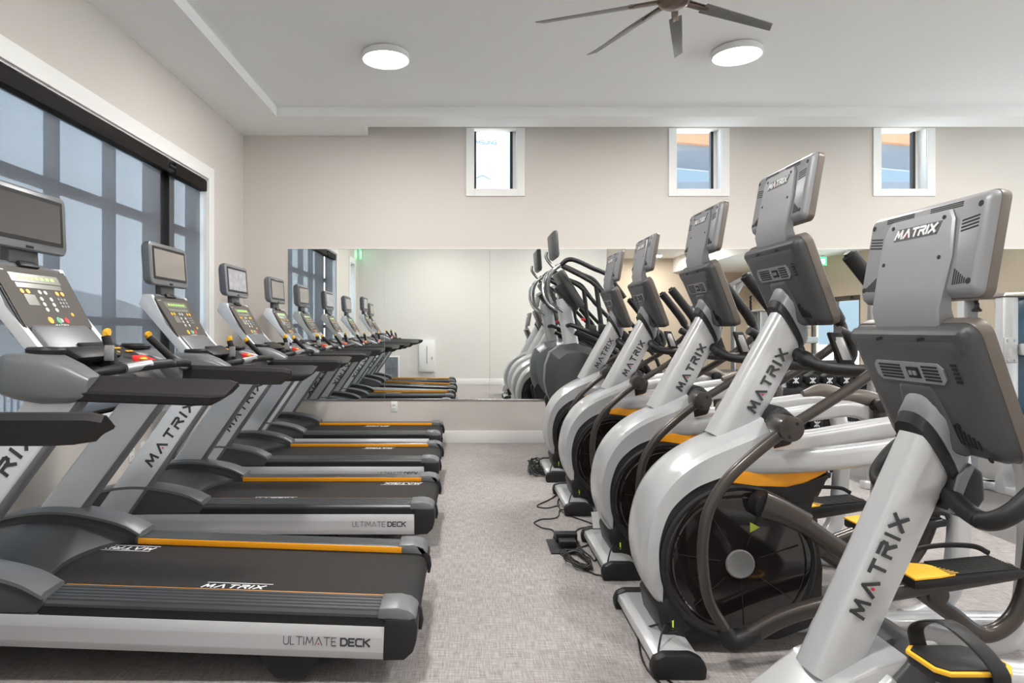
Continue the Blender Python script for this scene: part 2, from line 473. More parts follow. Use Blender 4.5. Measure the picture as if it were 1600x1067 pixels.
# far windows
for k, (a, b) in enumerate(FW):
    W = MB()
    W.box(a-.003, b+.003, YF+.10, YF+.15, FZ[0], FZ[0]+.012)
    fw = .03
    W.box(a, a+.012+.012*(k == 0), YF+.12, YF+.17, FZ[0], FZ[1])
    W.box(b-.07, b-.04, YF+.12, YF+.17, FZ[0], FZ[1])
    o = struct(W.build('window_%d' % (k+2), WFRAME, smooth=False))
    MB().box(a+.01, b-.04, YF+.143, YF+.147, FZ[0]+.005, FZ[1]).build('glass_pane', GLASS, o)
    T = MB()
    T.box(a-.09, a, YF-.018, YF, FZ[0]-.08, FZ[1], .003)
    T.box(b, b+.085, YF-.018, YF, FZ[0]-.08, FZ[1], .003)
    T.box(a, b, YF-.018, YF, FZ[0]-.08, FZ[0], .003)
    T.box(a, b, YF-.005, YF+.12, FZ[0]-.01, FZ[0]+.003)
    T.box(b-.006, b+.0, YF, YF+.17, FZ[0], FZ[1])
    T.box(b-.04, b, YF+.125, YF+.165, FZ[0], FZ[1])
    struct(T.build('trim_%d' % (k+2), TRIM, smooth=False))

# glazed doors; right-hand windows are added out of view to let daylight in
dr = struct(MB().box(XR+.02, XR+.10, -2.6, -2.52, 0, 2.05).box(XR+.02, XR+.10, -.58, -.5, 0, 2.05).box(XR+.02, XR+.10, -1.60, -1.50, 0, 2.05).box(XR+.021, XR+.099, -2.6, -.5, 1.93, 2.05).box(XR+.021, XR+.099, -2.52, -.58, 0, .2).build('door_1', DOORM, smooth=False))
MB().box(XR+.05, XR+.056, -2.52, -.58, .2, 1.93).build('door_glass', GLASS, dr, smooth=False)
MB().box(XR-.02, XR+.04, -1.40, -.85, 1.97, 2.03, .005).build('door_closer', DOORM, dr)
MB().tube([(XR-.03, -1.66, .9), (XR-.03, -1.66, 1.2)], .012, smooth=0).build('door_handle', STEEL, dr)
for k, (y0, y1, z0, z1) in enumerate(RWH[1:]):
    m = MB(); x0, x1 = XR+.08, XR+.14
    m.box(x0, x1, y0, y1, z0, z0+.06).box(x0, x1, y0, y1, z1-.06, z1)
    for j in range(3+k): 
        yy = y0+(y1-y0-.06)*j/(2+k); m.box(x0+.001, x1+.001, yy, yy+.06, z0, z1)
    o = struct(m.build('window_%d' % (6+k), WFRAME, smooth=False))
    MB().box(x0+.02, x0+.026, y0, y1, z0, z1).build('glass_pane', GLASS, o, smooth=False)

# left window frames (dark mullions)
def left_window(idx, W, mull, rails):
    y0, y1, z0, z1 = W
    x0, x1 = XL-.19, XL-.11
    m = MB()
    m.box(x0, x1, y0, y1, z0, z0+.06); m.box(x0, x1, y0, y1, z1-.06, z1)
    m.box(x0, x1, y0, y0+.05, z0+.06, z1-.06); m.box(x0, x1, y1-.05, y1, z0+.06, z1-.06)
    for a, b in mull: m.box(x0+.001, x1+.001, a, b, z0+.06, z1-.06)
    for a, b in rails: m.box(x0+.002, x1-.002, y0+.05, y1-.05, a, b)
    o = struct(m.build('window_%d' % idx, WFRAME, smooth=False))
    MB().box(x0+.03, x0+.036, y0+.03, y1-.03, z0+.03, z1-.03).build('glass_pane', GLASS, o)
    t = MB(); e_ = .09
    t.box(XL, XL+.02, y0-e_, y0, z0-.09, z1+.12, .003); t.box(XL, XL+.02, y1, y1+e_+.03, z0-.09, z1+.12, .003)
    t.box(XL, XL+.02, y0, y1, z1, z1+.12, .003); t.box(XL, XL+.02, y0, y1, z0-.09, z0-.025, .003)
    t.box(XL-.11, XL+.04, y0-.02, y1+.02, z0-.03, z0)
    t.box(XL-.11, XL, y0, y0+.012, z0, z1); t.box(XL-.11, XL, y1-.012, y1, z0, z1); t.box(XL-.11, XL, y0, y1, z1-.012, z1)
    struct(t.build('trim_%d' % idx, TRIM, smooth=False))
left_window(1, LW, [(2.55, 2.9), (3.358, 3.40), (4.005, 4.045), (4.652, 4.693), (5.23, 5.63)], [(2.125, 2.185), (1.28, 1.34)])
left_window(5, LN, [], [(1.6, 1.66)])

# roller shades
def shade(y0, y1, label, zb=0.70):
    t = thing('roller_shade', label, 'window shade', (XL-.03, (y0+y1)/2, zb), 'roller shades on the big window')
    of = (XL-.03, (y0+y1)/2, zb)
    MB(of).box(XL-.055, XL-.051, y0+.015, y1-.015, zb, 2.60).build('shade_fabric', SHADE, t, smooth=False)
    MB(of).box(XL-.075, XL+.012, y0, y1, 2.555, 2.655, .006).build('headrail', HEADRAIL, t)
    MB(of).box(XL-.062, XL-.044, y0+.015, y1-.015, zb-.025, zb, .004).build('hem_bar', HEADRAIL, t)
    return t
shade(2.05, 2.72, 'narrow charcoal roller shade on the end of the big window nearest the camera side')
shade(2.84, 5.27, 'wide charcoal roller shade covering most of the big left window')
shade(5.40, 6.05, 'narrow charcoal roller shade at the far end of the big window')
for y in (2.78, 5.335):
    t = thing('shade_bracket', 'black steel bracket holding the ends of two roller shades, %s' % ('toward the mirror wall' if y > 4 else 'seen only in the mirror'), 'bracket', (XL, y, 2.6))
    of = (XL, y, 2.6)
    MB(of).box(XL-.05, XL+.02, y-.05, y+.05, 2.60, 2.62, .003).build('bracket_plate', BLACK, t)
    MB(of).cyl((XL-.02, y-.06, 2.585), (XL-.02, y+.06, 2.585), .022, bev=.004).build('end_plug', BLACK, t)

# mirror
m = MB(); MX0, MX1, MZ0, MZ1 = -1.963, 8.0, .473, 2.14
xs = [MX0, px(601), px(765), px(765)+2.4, px(765)+4.8, MX1]
mo = thing('wall_mirror', 'frameless mirror wall of tall glass sheets above the outlet and baseboard', 'mirror', (MX0, YF, MZ0))
for a, b in zip(xs[:-1], xs[1:]):
    MB((MX0, YF, MZ0)).box(a+.0012, b-.0012, YF-.007, YF, MZ0+.012, MZ1-(0 if b > px(602) else .004)).build('mirror_sheet', MIRROR, mo, smooth=False)
MB((MX0, YF, MZ0)).box(MX0, MX1, YF-.012, YF, MZ0-.002, MZ0+.012, .002).build('channel', CHROME, mo)
MB((MX0, YF, MZ0)).box(MX0, MX1, YF-.010, YF, MZ1, MZ1+.006).build('top_edge', TRIM, mo)

# outlets
def outlet(loc, label, normal='y'):
    t = thing('wall_outlet', label, 'outlet', loc)
    a = (lambda q: q)
    f = MB(); x, y, z = 0, 0, 0
    if normal == 'y':
        f.box(-.036, .036, -.006, 0, -.058, .058, .003).build('cover_plate', WHITEP, t)
        for s in (-.022, .022):
            p = MB().box(-.017, .017, -.009, -.005, s-.014, s+.014, .003).build('receptacle', WHITEP, t)
            MB().box(-.008, -.005, -.0096, -.0088, s-.004, s+.006).box(.005, .008, -.0096, -.0088, s-.004, s+.006).build('slots', VENT, p, smooth=False)
    else:
        f.box(0, .006, -.036, .036, -.058, .058, .003).build('cover_plate', WHITEP, t)
        for s in (-.022, .022):
            p = MB().box(.005, .009, -.017, .017, s-.014, s+.014, .003).build('receptacle', WHITEP, t)
            MB().box(.0088, .0096, -.008, -.005, s-.004, s+.006).box(.0088, .0096, .005, .008, s-.004, s+.006).build('slots', VENT, p, smooth=False)
outlet((px(616), YF-.0, .403), 'white duplex outlet under the mirror on the far wall')
outlet((XL, 4.86, .34), 'white duplex outlet low on the left wall between the treadmills', 'x')
outlet((XL, 4.70, .34), 'white duplex plate beside the other outlet, nearer the camera', 'x')

# ceiling lights; all but the aisle and fan ones are added, unseen, for brightness
LIGHTS = [(-.646, 5.17, 'round flush ceiling light on the left, over the aisle'), (2.16, 5.1, 'round flush ceiling light on the right, beside the fan'),
          (-.65, 1.2, 'added round ceiling light, out of view above the camera on the left'), (2.16, 1.2, 'added round ceiling light, out of view above the camera on the right'),
          (5.2, 5.1, 'added round ceiling light, out of view above the dumbbell rack'), (5.2, 1.2, 'added round ceiling light, out of view over the cable machine side'),
          (5.6, -2.6, 'added round ceiling light, out of view in the entry end of the room'), (5.6, -4.8, 'added round ceiling light, out of view nearest the glazed door')]
for i, (x, y, lb) in enumerate(LIGHTS):
    t = thing('ceiling_light', lb, 'ceiling light', (x, y, ZC), 'round flush ceiling lights')
    r = .19
    MB().lathe((0, 0, 0), [(r*.9, 0), (r*.9, -.008), (r, -.012), (r, -.058), (r*.985, -.062), (r*.95, -.058), (r*.95, -.03), (.01, -.03)]).build('lamp_housing', LAMPRIM, t)
    MB().lathe((0, 0, 0), [(r*.945, -.031), (r*.945, -.058), (r*.8, -.064), (.01, -.066)]).build('diffuser', LAMP, t)
    L = bpy.data.lights.new('lamp', 'AREA'); L.shape = 'DISK'; L.size = .34; L.energy = 34; L.color = (1, .97, .93); L.spread = PI
    lo = bpy.data.objects.new('lamp_glow', L); COL.objects.link(lo); lo.location = (0, 0, -.069); lo.parent = t
    if i < 6:
        L.energy = 30

# ceiling fan
FX, FY, FZh = 1.18, 3.63, 3.12
t = thing('ceiling_fan', 'eight-bladed grey ceiling fan with a bronze hub', 'ceiling fan', (FX, FY, FZh))
MB().lathe((0, 0, 0), [(.02, -.04), (.06, -.037), (.085, -.02), (.09, .02), (.08, .05), (.04, .075), (.02, .08)]).build('motor_hub', FANHUB, t)
MB().cyl((0, 0, .07), (0, 0, ZC-FZh-.03), .013).build('downrod', STEEL, t)
MB().lathe((0, 0, ZC-FZh), [(.02, -.07), (.06, -.05), (.07, 0)]).build('canopy', STEEL, t)
for k in range(8):
    a = R(25+45*k)
    b = MB(); b.prism([(.22, -.038), (.76, -.030), (.80, .026), (.22, .038)], -.003, .003, .0015, axis='z')
    b.xf(Matrix.Rotation(a, 4, 'Z') @ Matrix.Rotation(R(-13), 4, 'X')); bl = b.build('fan_blade', FANBLADE, t)
    c = MB(); c.box(.085, .25, -.020, .020, .003, .010, .003).box(.085, .25, -.016, .016, -.010, -.003, .002)
    c.xf(Matrix.Rotation(a, 4, 'Z') @ Matrix.Rotation(R(-13), 4, 'X')); c.build('blade_holder', FANHUB, bl)

# ---------------------------------------------------------------- outside
struct(MB().box(-90, XL-.3, -40, 60, -.5, -.30).build('ground', GROUND, smooth=False))
struct(MB().box(XL-.3, 60, YF+.3, 60, -.5, -.3).box(XR+.3, 60, -40, YF+.3, -.5, -.05).build('ground', GROUNDB, smooth=False))
def ridge(name, label, cat, pts, x0, x1, m):
    b = MB(); n = len(pts)
    rings = []
    for y, z in pts:
        rings.append([(x0, y, -.4), (x0+.2*(x1-x0), y, z*.8), (x0+.5*(x1-x0), y, z), (x0+.8*(x1-x0), y, z*.7), (x1, y, -.4)])
    b.loft(rings, cap=True); return tag(b.build(name, m), label, cat)
random.seed(3)
ridge('hill', 'low grey hill ridge seen through the left window shades', 'hill', [(-30+6*k, 2.2+1.6*math.sin(k*1.3)+random.uniform(-.4, .6)+k*.15) for k in range(18)], -60, -30, HILL)
ridge('hill', 'nearer darker hillside behind the railing, toward the mirror wall', 'hill', [(6+2.2*k, 2.0+1.3*math.sin(k*.9)+random.uniform(-.2, .3)) for k in range(12)], -22, -14, HILL)
tag(MB().box(-9.0, -5.6, 1.5, 9.5, -.30, -.27).build('pool', WATER, smooth=False), 'strip of pool water outside the left window', 'pool')
t = thing('railing', 'white metal picket railing outside the left window', 'railing', (-5.2, 6, -.3)); of = (-5.2, 6, -.3)
MB(of).box(-5.22, -5.18, 1, 12, .95, 1.0).box(-5.22, -5.18, 1, 12, -.15, -.10).build('rail', OUTGREY, t, smooth=False)
pk = MB(of)
for k in range(100): pk.box(-5.21, -5.19, 1.05+k*.11, 1.07+k*.11, -.3, .95)
pk.build('pickets', OUTGREY, t, smooth=False)
# building parts seen through the far windows
b = MB(); b.box(px(741)-.35, px(808)+.30, 8.4, 8.5, -.3, 5.2)
o = tag(b.build('wrapped_wall', OUTWHITE, smooth=False), 'white wrapped building wall with blue print outside the leftmost high window', 'wall')
q, d = text('MSUNG', .28, .055, .009)
BLUEINK = mat('wrap_print', (0.12, 0.2, 0.45), 0.6)
MB().strokes(q, frame((.125, 8.399, 3.68), (1, 0, 0), (0, 0, 1)), .001).build('print', BLUEINK, o, 'blue capital letters')
b = MB().tube([(.14, 8.398, 3.24), (.22, 8.398, 3.27), (.32, 8.398, 3.22)], .006, n=6)
b.build('logo', BLUEINK, o, 'faint blue arc logo')
for i, x0 in enumerate((px(1057), px(1376))):
    t = thing('neighbour_roof', 'cedar soffit and grey fascia of the next building, outside the %s high window' % ('middle' if i == 0 else 'right'), 'roof', (x0, 10.5, 3))
    of = (x0, 10.5, 3)
    X0 = x0*1.35-.5
    MB(of).hexa([(X0, 9.4, 4.05), (X0+1.45, 9.4, 3.92), (X0+1.45, 9.6, 3.92), (X0, 9.6, 4.05), (X0, 9.4, 5.6), (X0+1.45, 9.4, 5.6), (X0+1.45, 9.6, 5.6), (X0, 9.6, 5.6)]).build('soffit', WOOD, t, smooth=False)
    MB(of).hexa([(X0, 9.5, 3.70), (X0+1.45, 9.5, 3.56), (X0+1.45, 9.56, 3.56), (X0, 9.56, 3.70), (X0, 9.5, 4.05), (X0+1.45, 9.5, 3.92), (X0+1.45, 9.56, 3.92), (X0, 9.56, 4.05)]).build('fascia', OUTGREY, t, smooth=False)
    MB(of).box(X0, X0+1.45, 9.4, 9.6, 3.1, 3.42).build('parapet', OUTGREY, t, smooth=False)
S = bpy.data.lights.new('sun', 'SUN'); S.energy = 13.0; S.angle = R(1.5); S.color = (1, .96, .9)
so = bpy.data.objects.new('sun', S); COL.objects.link(so); so.rotation_euler = Vector((-.52, .05, -.85)).to_track_quat('-Z', 'Y').to_euler()
SC.view_settings.exposure = 1.12
# ---------------------------------------------------------------- treadmill (local: x=0 rear end, front toward -x, y centred)
def shroud_surface(rows, y0, y1, ny, zoff, rear):
    """rows: (x,z) profile from rear to front; rear(y) shift of the rear edge"""
    m = MB(); rings = []
    for j in range(ny+1):
        y = y0+(y1-y0)*j/ny
        top = []
        for i, (x, z) in enumerate(rows):
            f = 1-i/(len(rows)-1)
            top.append((x+rear(y)*f**1.5, y, z+zoff(y)*min(1, 3*(1-f)+.25)))
        rings.append([*top, (rows[-1][0], y, .12), (rows[0][0]+rear(y), y, rows[0][1]-.03)])
    m.loft(rings); return m

def make_treadmill(label, textpos, screen):
    T = thing('treadmill', label, 'treadmill')
    HW = .40
    for s in (-1, 1):
        ys = lambda a, b: (s*a, s*b)
        # side panel
        MB().prism([(.363*s, .095), (.392*s, .092), (.400*s, .12), (.400*s, .17), (.392*s, .206), (.363*s, .206)], -2.02, -.118, .002, axis='x').build('side_panel', PANEL, T)
        # ribbed foot rail
        P = [(.262, .238), (.264, .262)]
        for k in range(5):
            a = .268+k*.023
            P += [(a, .266-k*.0012), (a+.017, .266-k*.0012), (a+.0185, .260-k*.0012), (a+.0215, .260-k*.0012)]
        P += [(.386, .258), (.392, .248), (.392, .238)]
        rl = MB().prism([(s*a, b) for a, b in P], -1.33, -.13, 0, axis='x').build('foot_rail', RAIL, T, ang=20)
        MB().box(-1.33, -.12, min(s*.27, s*.39), max(s*.27, s*.39), .205, .2385).build('rail_base', DARK, T, smooth=False)
        MB().box(-1.315, -.125, min(s*.2565, s*.263), max(s*.2565, s*.263), .238, .2635, .001).build('orange_trim', ORANGE, T, 'orange strip along the belt')
        # rear end cap
        y0, y1 = s*.262, s*.402
        e = MB().prism([(-.118, .092), (-.045, .096), (-.015, .125), (-.004, .165), (-.002, .215), (-.010, .236), (-.118, .236)], s*.28, y1, .006).build('rear_cap', DARK, T)
        c = MB().prism([(-.145, .234), (-.03, .234), (-.006, .236), (-.012, .252), (-.035, .268), (-.075, .276), (-.140, .272)], y0, s*.396, .007).build('rear_cap_top', MGREY, T)
        # curl over the belt end at inner side
        MB().prism([(-.06, .27), (-.03, .262), (.004, .225), (.012, .185), (.006, .15), (-.006, .15), (-.002, .19), (-.014, .22), (-.05, .25)], s*.262, s*.284, .003).build('belt_guard', DARK, T)
        # uprights
        up = lambda z: -1.515+.70*(z-.79)
        MB().prism([(up(.20)-.005, .20), (up(.20)+.185, .20), (up(1.0)+.18, 1.0), (up(1.0), 1.0)], s*.335, s*.402, .012, seg=3).build('upright', TSILVER, T)
        MB().prism([(up(.20)+.178, .20), (up(.20)+.21, .20), (up(1.0)+.198, 1.0), (up(1.0)+.170, 1.0)], s*.340, s*.397, .012, seg=3).build('upright_edge', MGREY, T)
        d = Vector((.70, 0, 1)).normalized()
        if s < 0: F = frame((up(.47)+.052, -.4026, .47), (d.x, 0, d.z), (-d.z, 0, d.x))
        else: F = frame((up(.47)+.052+.30, .4026, .47+.42), (-d.x, 0, -d.z), (-d.z, 0, d.x))
        if s > 0: F = frame((up(.90)+.128, .4026, .90), (-d.x, 0, -d.z), (d.z, 0, -d.x))
        if s < 0: F = frame((up(.47)+.142, -.4026, .47), (d.x, 0, d.z), (-d.z, 0, d.x))
        q, dots = text('MATRIX', .44, .056, .0125, gap=.62)
        MB().strokes(q, F, .0008).build('lettering', INK, T, 'dark capital lettering on the upright', smooth=False)
        MB().strokes([dotquad(c_, .005) for c_ in dots], F, .0008).build('red_dot', REDDOT, T, smooth=False)
        # side fairing (arched)
        prof = [(-1.305, .250), (-1.315, .272), (-1.40, .312), (-1.52, .340), (-1.66, .358), (-1.80, .352), (-1.95, .32), (-2.08, .262), (-2.15, .20), (-2.15, .11), (-2.03, .10)]
        MB().prism([(-1.34, .208)]+prof+[(-1.95, .208)], s*.285, s*.394, .010, seg=3).build('side_fairing', GREY, T)
        arc = crom([(x, 0, z) for x, z in prof[1:9]], 5); rings = []
        for p in arc:
            a, b = (s*.272, s*.404)
            rings.append([(p.x, a, p.z-.006), (p.x, a, p.z+.006), (p.x, s*.29, p.z+.013), (p.x, s*.385, p.z+.013), (p.x, b, p.z+.006), (p.x, b, p.z-.008)])
        MB().loft(rings).build('fairing_top', MGREY, T, ang=40)
        # rubber arm
        sec = lambda x, k: [(x, s*(.325), .968+k*.03), (x, s*.325, 1.030), (x, s*.338, 1.046), (x, s*.352, 1.047), (x, s*.428, 1.000), (x, s*.432, .990), (x, s*.428, .966+k*.03), (x, s*.42, .960+k*.03)]
        m = MB(); rings = []
        for x, k in ((-1.20, 0), (-1.16, 0), (-.80, 0), (-.74, .1)): rings.append(sec(x, k))
        rings[0] = [(x_-.02*(z_ < 1), y_, z_) for x_, y_, z_ in rings[0]]
        rings.append([(-.70, s*.33, .998), (-.676, s*.33, 1.024), (-.676, s*.342, 1.038), (-.676, s*.354, 1.038), (-.69, s*.418, 1.002), (-.695, s*.42, .995), (-.71, s*.415, .988), (-.712, s*.40, .984)])
        rings[3] = [(-.74+(.03 if z_ > 1.01 else 0), y_, z_) for _, y_, z_ in rings[3]]
        m.loft(rings).build('arm_pad', RUBBER, T, ang=28)
        # grey pod in front of arm
        pod = []
        for x, hw_, zt, zb, yc in ((-1.165, .052, 1.044, .966, .378), (-1.24, .07, 1.085, .95, .372), (-1.33, .095, 1.115, .945, .355), (-1.42, .11, 1.12, .955, .335), (-1.48, .105, 1.117, .965, .315), (-1.515, .085, 1.105, .98, .295), (-1.53, .05, 1.08, 1.01, .28)):
            ring = []
            for k in range(20):
                a = 2*PI*k/20; cc, ss = math.cos(a), math.sin(a)
                ring.append((x, s*yc+hw_*math.copysign(abs(cc)**.38, cc), (zt+zb)/2+(zt-zb)/2*math.copysign(abs(ss)**.45, ss)))
            pod.append(ring)
        MB().loft(pod).build('console_pod', MGREY, T, ang=50)
        ch = MB().lathe((-1.385, s*.315, 1.118), [(.040, 0), (.062, 0), (.064, .012), (.058, .020), (.046, .018), (.043, .010), (.040, .004)])
        c_ = ch.build('cup_holder', DARK, T)
        MB().cyl((-1.385, s*.315, 1.110), (-1.385, s*.315, 1.1215), .041).build('cup_well', VENT, c_)
        # foot
        for fx in (-.45, -1.75):
            MB().prism([(fx-.12, .10), (fx+.12, .10), (fx+.07, .02), (fx+.05, .0), (fx-.05, .0), (fx-.07, .02)], s*.30, s*.37, .006).build('foot', BLACK, T)
        # spine behind console and small levers
        sp_ = MB().prism([(-1.33, .98), (-1.39, .97), (-1.76, 1.40), (-1.735, 1.46), (-1.68, 1.46), (-1.60, 1.28)], s*.205, s*.235, .006).build('console_side', TSILVER, T)
    # frame under deck
    MB().box(-2.0, -.13, -.36, .36, .115, .20).build('deck', DARK, T, smooth=False)
    # belt with rounded rear end
    P = [(-1.75, .232), (-1.75, .2365), (-.06, .2365)]
    for k in range(1, 8):
        a = R(90-k*24); P.append((-.058+.052*math.cos(a), .185+.0515*math.sin(a)))
    P += [(-.08, .13), (-.3, .13), (-.3, .19)]
    bl = MB().prism(P, -.263, .263, 0).build('running_belt', BELT, T)
    ta, tb = textpos
    q, dots = text('MATRIX', .235, .036, .0075, italic=.35, gap=.5)
    q += [[(-.01, -.014), (.245, -.014), (.245, -.010), (-.01, -.010)], [(.01, .047), (.265, .047), (.265, .051), (.01, .051)]]
    MB().strokes(q, frame((tb-.05, .222, .2366), (-1, 0, 0), (0, -1, 0)), .0003).build('belt_lettering', INKW, T, 'white italic lettering on the belt', smooth=False)
    MB().strokes(q, frame((ta-.05, -.185, .2366), (1, 0, 0), (0, 1, 0)), .0003).build('belt_lettering', INKW, T, 'white italic lettering on the belt', smooth=False)
    # motor hood
    rows = [(-1.40, .252), (-1.46, .272), (-1.56, .298), (-1.68, .316), (-1.80, .315), (-1.93, .292), (-2.05, .245), (-2.14, .18), (-2.15, .13)]
    hood = shroud_surface(rows, -.285, .285, 14, lambda y: .012*(1-(y/.285)**2), lambda y: -.10*(1-(y/.285)**2)+.03).build('motor_hood', GREY, T, ang=40)
    MB().lathe((-1.93, 0, .303), [(.001, 0), (.045, 0), (.05, .004), (.04, .008), (.001, .009)]).xf(Matrix.Translation((-1.93, 0, .303)) @ Matrix.Rotation(R(-14), 4, 'Y') @ Matrix.Diagonal((1, 1.4, 1, 1)) @ Matrix.Translation((1.93, 0, -.303))).build('badge', CHROME, hood)
    # side lettering
    for s in (-1, 1):
        F = frame((-.468, -.4004, .138), (1, 0, 0), (0, 0, 1)) if s < 0 else frame((-.165, .4004, .138), (-1, 0, 0), (0, 0, 1))
        q, d1 = text('ULTIMATE', .185, .03, .0022, gap=.3)
        m = MB().strokes(q, F, .0006)
        q2, _ = text('DECK', .105, .03, .0058, gap=.3)
        m.strokes([[(a+.198, b) for a, b in k] for k in q2], F, .0006)
        m.build('side_lettering', INK, T, 'thin and bold dark lettering on the side panel', smooth=False)
        MB().strokes([dotquad((d1[0][0], d1[0][1]-.001), .003)], F, .0007).build('red_dot', REDDOT, T, smooth=False)
    # dash between the pods
    MB().hexa([(-1.52, -.26, 1.00), (-1.20, -.26, .985), (-1.20, .26, .985), (-1.52, .26, 1.00), (-1.52, -.26, 1.085), (-1.24, -.26, 1.03), (-1.24, .26, 1.03), (-1.52, .26, 1.085)], .012).build('dash_tray', GREY, T)
    kp = MB().hexa([(-1.44, -.02, 1.05), (-1.26, -.02, 1.03), (-1.26, .24, 1.03), (-1.44, .24, 1.05), (-1.46, -.02, 1.15), (-1.25, -.02, 1.065), (-1.25, .24, 1.065), (-1.46, .24, 1.15)], .01).build('keypad', DARK, T)
    F = frame((-1.345, .11, 1.1115), (0, -1, 0), (-.927, 0, .375))
    for u, v in ((-.09, .0), (-.06, .0), (-.05, .035), (-.02, .035), (.02, .0), (.05, .035)):
        MB().strokes([[(u-.011, v-.006), (u+.011, v-.006), (u+.011, v+.006), (u-.011, v+.006)]], F, .003).build('key', YELLOW, kp, 'small yellow key', smooth=False)
    MB().hexa([(-1.50, -.21, 1.06), (-1.38, -.21, 1.06), (-1.38, .21, 1.06), (-1.50, .21, 1.06), (-1.60, -.18, 1.23), (-1.53, -.18, 1.215), (-1.53, .18, 1.215), (-1.60, .18, 1.23)], .012).build('console_neck', MGREY, T)
    MB().prism([(-1.50, 1.06), (-1.36, 1.07), (-1.30, 1.10), (-1.36, 1.135), (-1.48, 1.13), (-1.56, 1.10)], -.235, .06, .012).build('towel_tray', DARK, T)
    # console slab
    a = Vector((-1.675, 0, 1.445)); bpt = Vector((-1.530, 0, 1.200)); d = (a-bpt).normalized(); n = Vector((d.z, 0, -d.x))
    Lc = (a-bpt).length
    def S(u, v, h=0.0): return (bpt+d*v+n*h).x, u, (bpt+d*v+n*h).z
    MB().hexa([S(-.225, -.012, -.055), S(-.225, -.012, -.003), S(.225, -.012, -.003), S(.225, -.012, -.055), S(-.235, Lc+.015, -.075), S(-.235, Lc+.015, -.003), S(.235, Lc+.015, -.003), S(.235, Lc+.015, -.075)], .012).build('console_body', MGREY, T)
    cb = MB().hexa([S(-.222, -.008, -.006), S(-.222, -.008, .0), S(.222, -.008, .0), S(.222, -.008, -.006), S(-.232, Lc+.006, -.006), S(-.232, Lc+.006, .0), S(.232, Lc+.006, .0), S(.232, Lc+.006, -.006)]).build('console_bezel', DARK, T)
    cf = MB().hexa([S(-.212, .004, -.002), S(-.212, .004, .003), S(.212, .004, .003), S(.212, .004, -.002), S(-.222, Lc-.004, -.002), S(-.222, Lc-.004, .003), S(.222, Lc-.004, .003), S(.222, Lc-.004, -.002)]).build('console_face', FACE, T)
    F = lambda u, v, h=0.0: Vector(S(u, v, .003+h))      # user side: right hand is +y
    rect = lambda u0, u1, v0, v1: [(u0, v0), (u1, v0), (u1, v1), (u0, v1)]
    MB().strokes([rect(-.15, .15, .212, .252), rect(-.14, .14, .185, .207), rect(-.125, -.06, .105, .155)], F, .0012).build('display_window', LCD, cf, smooth=False)
    MB().strokes([rect(-.105+.033*k, -.105+.033*k+.022, .226, .240) for k in range(7)], F, .0018).build('led_bars', LCDG, cf, smooth=False)
    for u, v, r_ in ((-.125, .168, .011), (-.09, .168, .011), (.09, .168, .011), (.125, .168, .011), (.12, .068, .009), (-.045, .038, .016)):
        MB().strokes([dotquad((u, v), r_)], F, .002).build('button', YELLOW, cf, 'yellow button', smooth=False)
    for u, v in ((-.02, .168), (.015, .168), (-.03, .137), (.03, .137), (-.03, .112), (.03, .112), (-.03, .087), (.03, .087), (.025, .038)):
        MB().strokes([dotquad((u, v), .010)], F, .002).build('button', BTNW, cf, 'white button', smooth=False)
    MB().strokes([dotquad((.08+.02*(k % 3), .14-.017*(k//3)), .006) for k in range(9)], F, .002).build('number_pad', LGREY, cf, smooth=False)
    MB().strokes([dotquad((.008, .038), .016)], F, .002).build('start_button', BTNG, cf, 'green button', smooth=False)
    MB().strokes([dotquad((.058, .038), .014)], F, .0022).build('stop_button', RED, cf, 'red button', smooth=False)
    q, _ = text('MATRIX', .085, .010, .002, gap=.5)
    q2, _ = text('MATRIX', .04, .005, .001, gap=.5)
    MB().strokes([[(x-.03, y+.010) for x, y in k] for k in q]+[[(x-.205, y+.258) for x, y in k] for k in q2], F, .001).build('console_lettering', INKW, cf, smooth=False)
    MB().hexa([S(-.06, Lc+.0, -.02), S(-.06, Lc+.0, .014), S(.06, Lc+.0, .014), S(.06, Lc+.0, -.02), S(-.05, Lc+.03, -.025), S(-.05, Lc+.03, .008), S(.05, Lc+.03, .008), S(.05, Lc+.03, -.025)], .005).build('fan_vent', DARK, T)
    MB().hexa([S(-.225, Lc+.0, -.07), S(-.225, Lc+.0, -.002), S(.225, Lc+.0, -.002), S(.225, Lc+.0, -.07), S(-.13, Lc+.036, -.06), S(-.13, Lc+.036, -.012), S(.13, Lc+.036, -.012), S(.13, Lc+.036, -.06)], .01).build('console_top', MGREY, T)
    # tv
    MB().prism([(-1.73, 1.44), (-1.69, 1.46), (-1.70, 1.56), (-1.735, 1.56)], -.09, .09, .008).build('tv_bracket', GREY, T)
    tz0, tz1 = 1.520, 1.772; tl = lambda z: -1.672-(z-tz0)*.07
    TP = []
    tv = MB()
    def rrect(hy, z0, z1, c, x_, bow=.010):
        pts = []
        for cy, cz, a0 in ((hy-c, z0+c, -90), (hy-c, z1-c, 0), (-hy+c, z1-c, 90), (-hy+c, z0+c, 180)):
            for k in range(5):
                a = R(a0+22.5*k); y = cy+c*math.cos(a); z = cz+c*math.sin(a)
                z += bow*(1-(y/hy)**2)*(1 if z > (z0+z1)/2 else -1)
                pts.append((tl(z)+x_, y, z))
        return pts
    tv.loft([rrect(.20, tz0+.03, tz1-.03, .02, -.075), rrect(.235, tz0+.008, tz1-.008, .03, -.055), rrect(.25, tz0, tz1, .03, -.030), rrect(.25, tz0, tz1, .03, -.006), rrect(.243, tz0+.006, tz1-.006, .027, .0)]).build('tv_housing', MGREY, T, ang=38)
    v = MB().loft([rrect(.218, tz0+.034, tz1-.020, .006, .0003, 0), rrect(.218, tz0+.034, tz1-.020, .006, .002, 0)]).build('tv_bezel', DARK, T)
